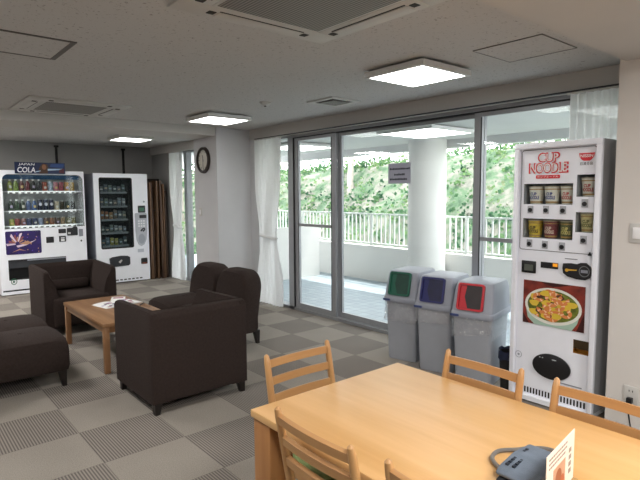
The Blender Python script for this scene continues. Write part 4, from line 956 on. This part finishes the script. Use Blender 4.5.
# arm cuff of a blood pressure monitor and a card on the table
m_cuff = M('cuff_fabric', '66717f', .85, var=.10, scale=30, bump=.3, bscale=300); m_tube = M('rubber_tube', '6e6a66', .5)
t = thing('blood_pressure_cuff', 'folded grey-blue fabric arm cuff lying on the table behind the printed card', 'arm cuff', (1.395, .70, .72))
def slab(x0, x1, y0, y1, za, zb, lift=0., bev=.01):
    return MB().prism([(x0, za), (x0+.01, za-.0), (x1, za), (x1+.008, (za+zb)/2), (x1-.005, zb+lift), ((x0+x1)/2, zb+lift+.006), (x0+.02, zb), (x0-.004, (za+zb)/2)], 'y', y0, y1, bev=bev, seg=2)
slab(-.086, .108, -.045, .075, .016, .040, .008, .007).build('outer_fold', m_cuff, t)
slab(-.092, .103, -.050, .068, .001, .015, .0, .003).build('inner_fold', M('cuff_dark', '23252a', .9, var=.1), t)
b = MB(); r = random.Random(9)
for yy in (.055, .035):
    x = -.060
    while x < (.06 if yy > .05 else .03):
        w_ = .008+.008*r.random(); k_ = (x+.08)/.16; b.box(x, x+w_, yy-.004, yy+.004, .0405+.012*min(1, max(0, k_)), .0470+.008*min(1, max(0, k_))); x += w_+.004
b.build('printed_marks', M('cuff_ink', '1c2330', .6), t)
def spl(p, n=6):
    o = []; P_ = [Vector(x) for x in p]
    for i in range(len(P_)-1):
        a, b_, c, d = P_[max(i-1, 0)], P_[i], P_[i+1], P_[min(i+2, len(P_)-1)]
        for k in range(n):
            u = k/n; o.append(.5*((2*b_)+(c-a)*u+(2*a-5*b_+4*c-d)*u*u+(3*b_-a-3*c+d)*u**3))
    return o+[P_[-1]]
MB().tube(spl([(-.04, .070, .012), (-.028, .105, .010), (.008, .142, .0085), (.060, .150, .0085), (.110, .118, .0085), (.150, .095, .0085), (.185, .060, .0085), (.195, .0, .009)]), .0065, n=8).build('hose', m_tube, t)
t = thing('printed_card', 'white printed card with a brown picture standing upright on the table', 'card', (1.372, .618, .72), .13)
MB().box(-.112, .112, -.014, .014, 0, .004).build('foot', glass('acrylic_foot', (.9, .9, .9, 1), .8), t)
b = MB().box(-.112, .112, -.001, .001, .004, .150); r = random.Random(12)
for z in (.132, .120, .108):
    x = -.095
    while x < .03+.02*(z > .11): w_ = .006+.010*r.random(); b.box(x, x+w_, -.0016, -.001, z, z+.005, 1); x += w_+.004
for z in (.035, .055, .075, .095): b.box(.065, .085, -.0016, -.001, z, z+.013, 1)
b.build('sheet', [M('card_paper', 'ece0d6', .6, var=.03), M('card_ink', '9a8c84', .6)], t)
b = MB(); b.box(-.06, .035, -.0016, -.001, .02, .095, 0); b.flat(disc(-.02, .06, .025, .025, 14), -.0018, 1); b.flat(disc(.012, .04, .016, .018, 12), -.0019, 2)
b.build('picture', [M('card_pic_tan', 'c49a80', .6), M('card_pic_brown', '9a5a3c', .6), M('card_pic_rust', 'b0603c', .6)], t)

# ------------------------------------------------------------------ light
w = bpy.data.worlds.new('sky'); SC.world = w; w.use_nodes = True; nt = w.node_tree; n = nt.nodes; bg = n['Background']
tc = n.new('ShaderNodeTexCoord'); sx = n.new('ShaderNodeSeparateXYZ'); nt.links.new(tc.outputs['Generated'], sx.inputs[0])
r = n.new('ShaderNodeValToRGB'); r.color_ramp.elements[0].position = 0; r.color_ramp.elements[0].color = (.97, .985, 1, 1); r.color_ramp.elements[1].position = 1; r.color_ramp.elements[1].color = (.85, .92, 1, 1)
nt.links.new(sx.outputs[2], r.inputs[0]); nt.links.new(r.outputs[0], bg.inputs[0]); bg.inputs[1].default_value = 4.6
su = bpy.data.lights.new('sun', 'SUN'); su.energy = 5.6; su.angle = .01; su.color = (1, .97, .92); so = bpy.data.objects.new('sun', su); COL.objects.link(so)
d = Vector((-1, .25, -2.4)).normalized(); so.rotation_euler = d.to_track_quat('-Z', 'Y').to_euler()
# added fill lights, out of view, brightening the room behind and beside the camera
for x, y, e in ((.1, 2.53, 22), (.1, 5.46, 22), (.1, 8.16, 60), (.6, -.6, 42), (2.6, -.6, 40), (-2.4, 3.5, 16)):
    a = bpy.data.lights.new('room_fill', 'AREA'); a.shape = 'SQUARE'; a.size = .6; a.energy = e; a.color = (1, .975, .94); o = bpy.data.objects.new('room_fill', a); COL.objects.link(o); o.location = (x, y, CEIL-.02 if not .45 < y < 1.29 else 2.32)

# ------------------------------------------------------------------ camera
cam = bpy.data.cameras.new('camera'); co = bpy.data.objects.new('camera', cam); COL.objects.link(co)
yaw, pit, rol, hgt, fpx = .7013, .0887, -.0063, 1.544, 522.
cy, sy, cp, sp = math.cos(yaw), math.sin(yaw), math.cos(pit), math.sin(pit)
F = Vector((sy*cp, cy*cp, -sp)); R = Vector((cy, -sy, 0)); U = R.cross(F)
R2 = math.cos(rol)*R+math.sin(rol)*U; U2 = -math.sin(rol)*R+math.cos(rol)*U
mt = Matrix((R2, U2, -F)).transposed().to_4x4(); mt.translation = (0, 0, hgt); co.matrix_world = mt
cam.sensor_width = 36; cam.lens = fpx/640*36; cam.clip_start = .05; cam.clip_end = 200
SC.camera = co
